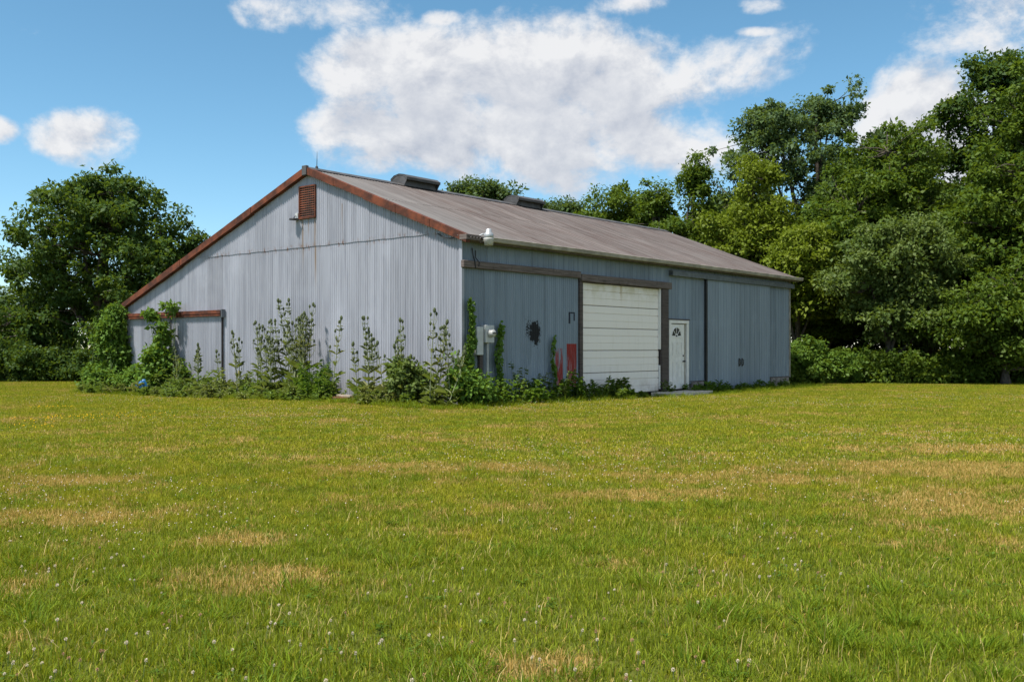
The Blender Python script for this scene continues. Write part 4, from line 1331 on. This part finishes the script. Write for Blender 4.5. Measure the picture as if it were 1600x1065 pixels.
def make_weed(x, y, w, h, kind, seed, label, group, long=False, n=260, name='weed_clump'):
    """clump of upright leafy stems"""
    rng = np.random.default_rng(seed)
    root = empty(name, ground_at(x, y), 0, label, 'weeds', group)
    paths, items = [], []
    ns = max(5, int(9 * w / 0.4))
    for s_ in range(ns):
        r_, a = w * math.sqrt(rng.random()), rng.uniform(0, 6.28)
        b = np.array([r_ * math.cos(a), r_ * math.sin(a), 0])
        hh = h * rng.uniform(.5, 1.08) * (1 - 0.35 * r_ / w)
        e = b + np.array([rng.normal(0, .16) * hh + b[0] * .3, rng.normal(0, .16) * hh + b[1] * .3, hh])
        st = bend(b, e, rng.normal(size=3) * .05, 6)
        paths.append((st, np.linspace(.007, .003, 6)))
        for k in range(n // ns):
            f = rng.random() ** 0.8
            p = np.array([np.interp(f, np.linspace(0, 1, 6), st[:, j]) for j in range(3)])
            a2 = rng.uniform(0, 6.28)
            ln = (rng.uniform(.13, .26) if long else rng.uniform(.07, .15)) * (1.15 - .5 * f)
            dv = (math.cos(a2), math.sin(a2), rng.uniform(-.1, 1.3 if long else .7))
            items.append((p, dv, (-dv[0] * .4, -dv[1] * .4, 1), ln, ln * (.11 if long == 2 else (.25 if long else .55))))
    tv, tf = tube_arrays(paths, 4)
    link(bpy.data.objects.new('stems', np_mesh('stems', tv, tf, M['stemg'], smooth=True)), root)
    f = vec_leaves('foliage', items, LEAF[kind], root, rng)
    f['kind'] = 'stuff'
    return root


rw = random.Random(21)
GW = 'leafy weeds along the gable wall'
yw = 15.4
i = 0
while yw > 0.2:
    if not 2.75 < yw < 3.5:
        zone = next(t for lim, t in ((11.2, 'below the rusty door rail'), (7.6, 'between the gable door and the tall teasels'), (5.0, 'around the tall teasel thicket'), (2.6, 'beside the scrap boards'), (-9, 'near the barn corner')) if yw > lim)
        make_weed(rw.uniform(-0.95, -0.55), yw, rw.uniform(.34, .5), rw.uniform(.6, .95) * (1.15 if yw > 7 else .85), 'weed', 200 + i, 'taller leafy weeds against the gable wall ' + zone, GW, long=i % 2 == 0, n=230)
        make_weed(rw.uniform(-1.5, -1.1), yw + .2, rw.uniform(.3, .42), rw.uniform(.3, .55), 'teasel' if i % 3 == 0 else 'weed', 260 + i, 'low front row of weeds along the gable ' + zone, GW, long=i % 3 != 1, n=150)
    yw -= rw.uniform(.42, .62)
    i += 1
for k, (x, y, w, h) in enumerate(((-0.75, 5.75, .3, 1.35), (-0.75, 5.25, .32, 1.5), (-1.1, 5.5, .35, .9))):
    x, y = gable_spot(x, y); make_weed(x, y, w, h, 'feather', 320 + k, 'feathery bright green weeds right of the teasel thicket', 'feathery green weeds', long=2, n=420)
SWG = 'weeds along the side wall'
for k, (x, y, w, h, kd, lg) in enumerate(((0.9, -.55, .4, .8, 'vine', False), (1.6, -.7, .45, .75, 'vine', False), (2.1, -.5, .4, 1.0, 'weed', False), (2.7, -.7, .45, .6, 'feather', True), (3.3, -.6, .4, .7, 'vine', False), (3.75, -.5, .35, .95, 'weed', False), (4.3, -.55, .4, .75, 'vine', True),
                                          (4.9, -.7, .4, .62, 'vine', False), (5.5, -.7, .4, .62, 'weed', False), (6.0, -.8, .4, .5, 'vine', False), (6.6, -.8, .35, .42, 'weed', True), (7.3, -.8, .3, .35, 'vine', True), (7.9, -.75, .3, .32, 'weed', True),
                                          (9.62, -.35, .16, .5, 'weed', False), (11.6, -.5, .35, .5, 'feather', True), (12.4, -.5, .35, .5, 'feather', True), (13.2, -.5, .32, .42, 'feather', 2), (14.0, -.5, .3, .35, 'feather', 2), (15.2, -.5, .3, .3, 'feather', 2),
                                          (16.2, -.45, .3, .42, 'feather', 2), (17.6, -.5, .4, .42, 'vine', False), (18.5, -.5, .35, .4, 'vine', False), (6.9, -.6, .25, .8, 'weed', True))):
    lab = 'leafy weeds at the foot of the side wall ' + next(t for lim, t in ((2.5, 'under the meter and vine'), (4.8, 'below the black and red paint'), (9.3, 'before the white overhead door'), (10, 'beside the entrance door'), (16.5, 'before the sliding doors'), (99, 'by the block foundation')) if x < lim)
    x, y = side_spot(x, y)
    make_weed(x, y, w, h * (1.15 if x < 6 else 1.0), kd, 340 + k, lab, SWG, long=lg, n=300 if x < 6 else 170)

PG = 'larger plants along the barn'
X, Y, Z = ground_at(*gable_spot(-0.5, 16.75))
make_bush('vine_covered_shrub', 'tall leafy shrub at the left corner of the barn, wreathed in vines', X, Y, [(0, 0, 2.1, .42, .4, .7), (.1, 0, 1.3, .45, .42, .8), (-.2, -.1, .5, .75, .6, .5), (.15, 0, 2.6, .22, .22, .4), (-.42, 0, 2.0, .25, .25, .4)], 190, 60, 0.12, 'vine', 401, PG, clump_r=.22, stems=40, z0=Z)
X, Y, Z = ground_at(*gable_spot(-0.7, 13.75))
make_bush('maple_sapling', 'young sapling rising past the rusty rail on the gable', X, Y, [(0, 0, 1.2, .4, .4, .5), (.15, 0, 1.9, .2, .2, .5), (.3, 0, 2.75, .22, .2, .22), (-.2, 0, 2.55, .2, .18, .12), (.1, 0, .6, .75, .5, .4), (.8, 0, .75, .4, .35, .38)], 130, 48, 0.14, 'vine', 402, PG, cat='sapling', clump_r=.2, stems=50, z0=Z)
X, Y, Z = ground_at(*gable_spot(-0.9, 15.3))
make_bush('low_bush', 'dense low bush left of the blue barrel', X, Y, [(0, 0, .45, .75, .55, .45), (.5, .2, .5, .5, .5, .45)], 90, 50, 0.11, 'vine', 403, PG, clump_r=.2, z0=Z)
X, Y, Z = ground_at(*gable_spot(-0.8, 1.85))
make_bush('elder_bush', 'round pale-topped bush between the teasels near the corner', X, Y, [(0, 0, .65, .45, .4, .42), (.25, 0, .5, .36, .35, .36), (-.15, 0, .9, .26, .26, .2)], 75, 40, 0.13, 'pale', 404, PG, clump_r=.2, z0=Z)
X, Y, Z = ground_at(-0.3, -0.35)
make_bush('corner_bush', 'dark green bush wrapped round the barn corner below the meter', X, Y, [(0, 0, .5, .36, .36, .45), (-.15, .2, .8, .25, .25, .32), (.35, -.1, .35, .36, .32, .3)], 70, 40, 0.11, 'vine', 405, PG, clump_r=.2, z0=Z)


def make_vine(x, y, h, wd, seed, label, n):
    rng = np.random.default_rng(seed)
    root = empty('climbing_vine', ground_at(x, y), BROT, label, 'vine', 'vines climbing the side wall')
    st = np.array([(0.06 * math.sin(z_ * 4), 0.02, z_) for z_ in np.linspace(0, h, 12)])
    items = []
    for k in range(n):
        f = rng.random() ** 1.2
        ww = wd * (1 - f) ** 0.6 * (0.75 + 0.4 * math.sin(f * 17 + seed)) + 0.035
        p = np.array([np.interp(f, np.linspace(0, 1, 12), st[:, 0]) + rng.normal(0, ww * .5), -abs(rng.normal(0, ww * .35)) - .01, f * h + rng.normal(0, .04)])
        a = rng.uniform(0, 6.28)
        ln = rng.uniform(.07, .13)
        items.append((p, (math.cos(a), -.5, math.sin(a) - .5), (0, -1, .6), ln, ln * .7))
    tv, tf = tube_arrays([(st, np.linspace(.014, .004, 12))], 5)
    link(bpy.data.objects.new('stem', np_mesh('stem', tv, tf, M['stemg'])), root)
    o = vec_leaves('foliage', items, LEAF['vine'], root, rng)
    o['kind'] = 'stuff'


make_vine(0.18, -0.10, 2.55, .2, 500, 'tall vine climbing the barn corner left of the meter', 620)
make_vine(1.25, -0.10, 2.0, .17, 501, 'vine climbing the blue-grey wall right of the meter', 400)
make_vine(3.52, -0.10, 1.75, .09, 502, 'thin vine on the wall between black and red paint', 170)

# ------------------------------------------------------------------ lawn
lib = bpy.data.collections.new('grass_library')      # patch meshes used by the scatter, not linked to the scene


def blade_patch(name, rng, size, n, hmin, hmax, wid, mat, lean=0.35, tuft=False):
    if tuft:
        r_ = rng.random(n) ** .7 * size * .5; a = rng.uniform(0, 6.28, n)
        P = np.stack([r_ * np.cos(a), r_ * np.sin(a), np.zeros(n)], 1)
        out_ = np.stack([np.cos(a), np.sin(a)], 1) * .55
    else:
        P = np.stack([rng.uniform(-size / 2, size / 2, n) * 1.08, rng.uniform(-size / 2, size / 2, n) * 1.08, np.zeros(n)], 1)
        out_ = 0
    az = rng.uniform(0, 6.28, n)
    h = rng.uniform(hmin, hmax, n) * (0.72 + 0.28 * np.sin(P[:, 0] * 14) * np.cos(P[:, 1] * 11))
    ld = np.stack([np.cos(az), np.sin(az)], 1) * (rng.random(n) ** 1.3 * lean * 2)[:, None] + out_
    D = np.concatenate([ld, np.ones((n, 1))], 1)
    D = unit(D)
    s_ = az + rng.uniform(-1, 1, n) + 1.57
    S = np.stack([np.cos(s_), np.sin(s_), np.zeros(n)], 1) * (wid * rng.uniform(.7, 1.3, n))[:, None] * .5
    m_ = P + D * (h * .55)[:, None]
    D2 = unit(D + np.concatenate([ld * .9, -0.25 * np.ones((n, 1))], 1))
    t_ = m_ + D2 * (h * .5)[:, None]
    V = np.stack([P - S, P + S, m_ + S * .8, t_, m_ - S * .8], 1).reshape(-1, 3)
    b = np.arange(n)[:, None] * 5
    # quad base + quad-as-tip triangle pair kept as quads by repeating the rule: base quad, then tip
    F = np.concatenate([b + np.array([[0, 1, 2]]), b + np.array([[0, 2, 4]]), b + np.array([[4, 2, 3]])], 0)
    me = np_mesh(name, V, F, mat, np.repeat(rng.random(n), 5))
    o = bpy.data.objects.new(name, me)
    lib.objects.link(o)
    return o


rng = np.random.default_rng(5)
# library order is alphabetical: a_* fine patches, b_* wide patches, c_* tufts
for k in range(8):
    blade_patch('a_fine_patch_%d' % k, rng, 0.5, 1500, .028, .080, .0046, M['grass'], .45)
for k in range(6):
    blade_patch('b_wide_patch_%d' % k, rng, 1.0, 1900, .03, .07, .009, M['grass'], .5)
for k in range(6):
    blade_patch('c_tuft_%d' % k, rng, 0.26, 85, .07, .19, .006, M['tuft'], .5, True)


def rosette(name, rng, n, ln0, mat, steep):
    az = rng.uniform(0, 6.28, n)
    A = np.stack([np.cos(az), np.sin(az), rng.uniform(.05, steep, n)], 1)
    ln = ln0 * rng.uniform(.6, 1.2, n)
    P = np.stack([rng.normal(0, .02, n), rng.normal(0, .02, n), rng.uniform(0.01, .03, n)], 1)
    V, F = leaf_arrays(P, A, np.tile(np.array([[0, 0, 1.]]), (n, 1)), ln, ln * .5)
    lib.objects.link(bpy.data.objects.new(name, np_mesh(name, V, F, mat, np.repeat(rng.random(n), 4))))


for k in range(4):
    rosette('d_rosette_%d' % k, rng, 14, .034, M['rosette'], .7)
for k in range(3):
    blade_patch('e_straw_%d' % k, rng, 0.45, 16, .10, .20, .0028, M['straw'], .5)

pts, idx, rot, scl = [], [], [], []


def free(x, y):
    bx_, by_ = to_barn(x, y)
    return not (-0.05 < bx_ < BL + 0.05 and -0.05 < by_ < BW + 0.05) and not (8.35 < bx_ < 10.95 and -1.0 < by_ < 0)


def half(y):
    return 0.56 * y + 2.0


y_ = 3.0
while y_ < 13:
    x_ = -half(y_)
    while x_ < half(y_):
        pts.append((x_, y_, float(gz_(x_, y_)))); idx.append(rng.integers(0, 8)); rot.append(rng.integers(0, 4) * math.pi / 2)
        s_ = rng.uniform(.85, 1.25); scl.append((1, 1, s_))
        x_ += .5
    y_ += .5
y_ = 13.25
while y_ < 47:
    x_ = -half(y_)
    while x_ < half(y_):
        if free(x_, y_):
            pts.append((x_, y_, float(gz_(x_, y_)))); idx.append(8 + rng.integers(0, 6)); rot.append(rng.integers(0, 4) * math.pi / 2); scl.append((1, 1, rng.uniform(.85, 1.2)))
        x_ += 1.0
    y_ += 1.0
# coarser tufts, thick in the foreground and in loose drifts
k = 0
while k < 1500:
    y_ = 3.6 + 13 * rng.random() ** 1.9
    x_ = rng.uniform(-half(y_), half(y_))
    if math.sin(x_ * 1.3 + 2) * math.cos(y_ * 1.7 + x_ * .4) + rng.normal(0, .45) > 0.25:
        pts.append((x_, y_, float(gz_(x_, y_)))); idx.append(14 + rng.integers(0, 6)); rot.append(rng.uniform(0, 6.28)); s_ = rng.uniform(.55, 1.1); scl.append((s_, s_, s_ * rng.uniform(.8, 1.1)))
    k += 1
for k in range(900):
    y_ = 12 + 26 * rng.random(); x_ = rng.uniform(-half(y_), half(y_))
    if free(x_, y_) and math.sin(x_ * .7 + 1) * math.cos(y_ * .9 + x_ * .3) + rng.normal(0, .5) > .2:
        pts.append((x_, y_, float(gz_(x_, y_)))); idx.append(14 + rng.integers(0, 6)); rot.append(rng.uniform(0, 6.28)); s_ = rng.uniform(.6, 1.1); scl.append((s_ * 1.6, s_ * 1.6, s_ * .75))
for k in range(900):
    y_ = 3.6 + 12 * rng.random() ** 1.6; x_ = rng.uniform(-half(y_), half(y_))
    pts.append((x_, y_, float(gz_(x_, y_)))); rot.append(rng.uniform(0, 6.28)); s_ = rng.uniform(.6, 1.15); scl.append((s_, s_, s_)); idx.append((20 + rng.integers(0, 4)) if k % 3 else (24 + rng.integers(0, 3)))
# a fringe of longer grass where the mower cannot reach, along both walls
for k in range(520):
    if k % 2:
        x_, y_ = to_world(rng.uniform(-1.7, -1.0), rng.uniform(-1, 16.5))
    else:
        x_, y_ = to_world(rng.uniform(-1, 19.2), rng.uniform(-1.25, -.5))
    if free(x_, y_):
        pts.append((x_, y_, float(gz_(x_, y_)))); idx.append(14 + rng.integers(0, 6)); rot.append(rng.uniform(0, 6.28)); s_ = rng.uniform(.8, 1.7); scl.append((s_, s_, s_))

gm = bpy.data.meshes.new('grass')
gm.from_pydata(pts, [], [])
a = gm.attributes.new('pick', 'INT', 'POINT'); a.data.foreach_set('value', np.array(idx, np.int32))
a = gm.attributes.new('turn', 'FLOAT_VECTOR', 'POINT'); a.data.foreach_set('vector', np.array([(0, 0, r_) for r_ in rot], np.float32).ravel())
a = gm.attributes.new('size', 'FLOAT_VECTOR', 'POINT'); a.data.foreach_set('vector', np.array(scl, np.float32).ravel())
grass = link(bpy.data.objects.new('grass', gm))
tag(grass, 'short mown lawn grass, green with dry straw patches', 'grass', kind='stuff')
ng = bpy.data.node_groups.new('grass_scatter', 'GeometryNodeTree')
ng.interface.new_socket('Geometry', in_out='INPUT', socket_type='NodeSocketGeometry')
ng.interface.new_socket('Geometry', in_out='OUTPUT', socket_type='NodeSocketGeometry')
Q = NT(ng)
gi = Q('NodeGroupInput'); go = Q('NodeGroupOutput')
ci = Q('GeometryNodeCollectionInfo', {'Collection': lib, 'Separate Children': True, 'Reset Children': True})
na = []
for nm, tp in (('pick', 'INT'), ('turn', 'FLOAT_VECTOR'), ('size', 'FLOAT_VECTOR')):
    n_ = Q('GeometryNodeInputNamedAttribute', data_type=tp); n_.inputs['Name'].default_value = nm
    na.append(n_.outputs['Attribute'])
iop = Q('GeometryNodeInstanceOnPoints', {'Points': gi.outputs[0], 'Instance': ci.outputs[0], 'Pick Instance': True, 'Instance Index': na[0], 'Rotation': na[1], 'Scale': na[2]})
Q.link(iop.outputs[0], go.inputs[0])
md = grass.modifiers.new('scatter', 'NODES'); md.node_group = ng


# clover heads: the nearest ones single, the far ones as one patchwork
def clover_mesh(mat, seed, r_=.0072, h=.066):
    rng_ = random.Random(seed)
    mb = MB()
    mb.tube([(0, 0, 0), (.004, .002, h * .6), (.006, 0, h)], .0014, 4)
    nst = len(mb.f)
    for k in range(26):
        z_ = 1 - 2 * (k + .5) / 26; a = k * 2.4
        dv = Vector((math.cos(a) * math.sqrt(1 - z_ * z_), math.sin(a) * math.sqrt(1 - z_ * z_), z_))
        mb.leaf(Vector((.006, 0, h)) + dv * r_ * .35, dv + Vector((0, 0, .35)), Vector((0, 0, 1)) if abs(dv.z) < .8 else Vector((1, 0, 0)), r_ * .95, r_ * .5)
    me = bpy.data.meshes.new('clover_flower')
    me.from_pydata(mb.v, [], mb.f)
    me.materials.append(M['stemg']); me.materials.append(mat)
    me.polygons.foreach_set('material_index', [0 if i_ < nst else 1 for i_ in range(len(mb.f))])
    return me


cms = [clover_mesh(M['clover'], 1), clover_mesh(M['clover'], 2, .008, .06), clover_mesh(M['faded'], 3, .008, .058)]
rc_ = random.Random(44)
cents = [(rc_.uniform(-3.2, 3.2), 4.2 + 4.5 * rc_.random() ** 1.7, rc_.uniform(.15, .5)) for _ in range(34)]
cents += [(-2.3, 4.7, .4), (-2.5, 6.3, .3), (-.3, 4.6, .4), (.25, 4.6, .4), (.4, 5.0, .35), (-.1, 5.2, .4), (1.6, 8.2, .3), (3.2, 8.0, .3), (-1.6, 5.0, .4)]
for k in range(290):
    c_ = cents[k % len(cents)]
    x_, y_ = c_[0] + rc_.gauss(0, c_[2]), max(3.9, c_[1] + rc_.gauss(0, c_[2]))
    o = bpy.data.objects.new('clover_flower', cms[2 if rc_.random() < .28 else rc_.randrange(2)])
    o.location = (x_, y_, float(gz_(x_, y_)))
    o.rotation_euler = (rc_.gauss(0, .15), rc_.gauss(0, .15), rc_.uniform(0, 6.28))
    s_ = rc_.uniform(.75, 1.15); o.scale = (s_, s_, s_)
    link(o)
    tag(o, 'small round clover flower head in the foreground lawn', 'flower', 'clover flowers in the foreground lawn')


def blobs(name, P, r_, mat, label):
    n = len(P)
    base = np.array([(1, 0, 0), (0, 1, 0), (-1, 0, 0), (0, -1, 0), (0, 0, 1), (0, 0, -1)], float)
    V = (P[:, None, :] + base[None] * r_[:, None, None]).reshape(-1, 3)
    f = np.array([(0, 1, 4), (1, 2, 4), (2, 3, 4), (3, 0, 4), (1, 0, 5), (2, 1, 5), (3, 2, 5), (0, 3, 5)])
    F = (np.arange(n)[:, None, None] * 6 + f[None]).reshape(-1, 3)
    o = link(bpy.data.objects.new(name, np_mesh(name, V, F, mat)))
    return tag(o, label, 'flowers', kind='stuff')


rng = np.random.default_rng(91)
P = []
while len(P) < 4200:
    y_ = 7 + 25 * rng.random()
    x_ = rng.uniform(-half(y_), half(y_))
    w = math.sin(x_ * .5 + 1) * math.sin(y_ * .6 + x_ * .22) + rng.normal(0, .4)
    bx_, by_ = to_barn(x_, y_)
    if (w > .35 or (-3.2 < by_ < -1.2 and 0 < bx_ < 9 and rng.random() < .8)) and free(x_, y_):
        P.append((x_, y_, float(gz_(x_, y_)) + rng.uniform(.05, .075)))
P = np.array(P)
blobs('clover_patch', P, rng.uniform(.004, .008, len(P)), M['clover'], 'pale clover flowers scattered over the far lawn')
P = []
for cx, cy, rx, ry, n in ((-11.1, 23.9, .5, .2, 34), (-8.5, 20.6, 1.1, .5, 62), (-9.7, 20.3, .9, .5, 22), (-7.9, 21.9, .5, .3, 18), (-9.0, 18.2, .9, .5, 26), (-9.9, 19.6, .6, .4, 14)):
    for k in range(n):
        P.append((cx + rng.normal(0, rx * .6), cy + rng.normal(0, ry * .8), rng.uniform(.05, .09)))
P = np.array(P)
blobs('yellow_flower_patch', P, rng.uniform(.008, .015, len(P)), M['yellow'], 'thin patches of small yellow flowers low in the lawn at left')
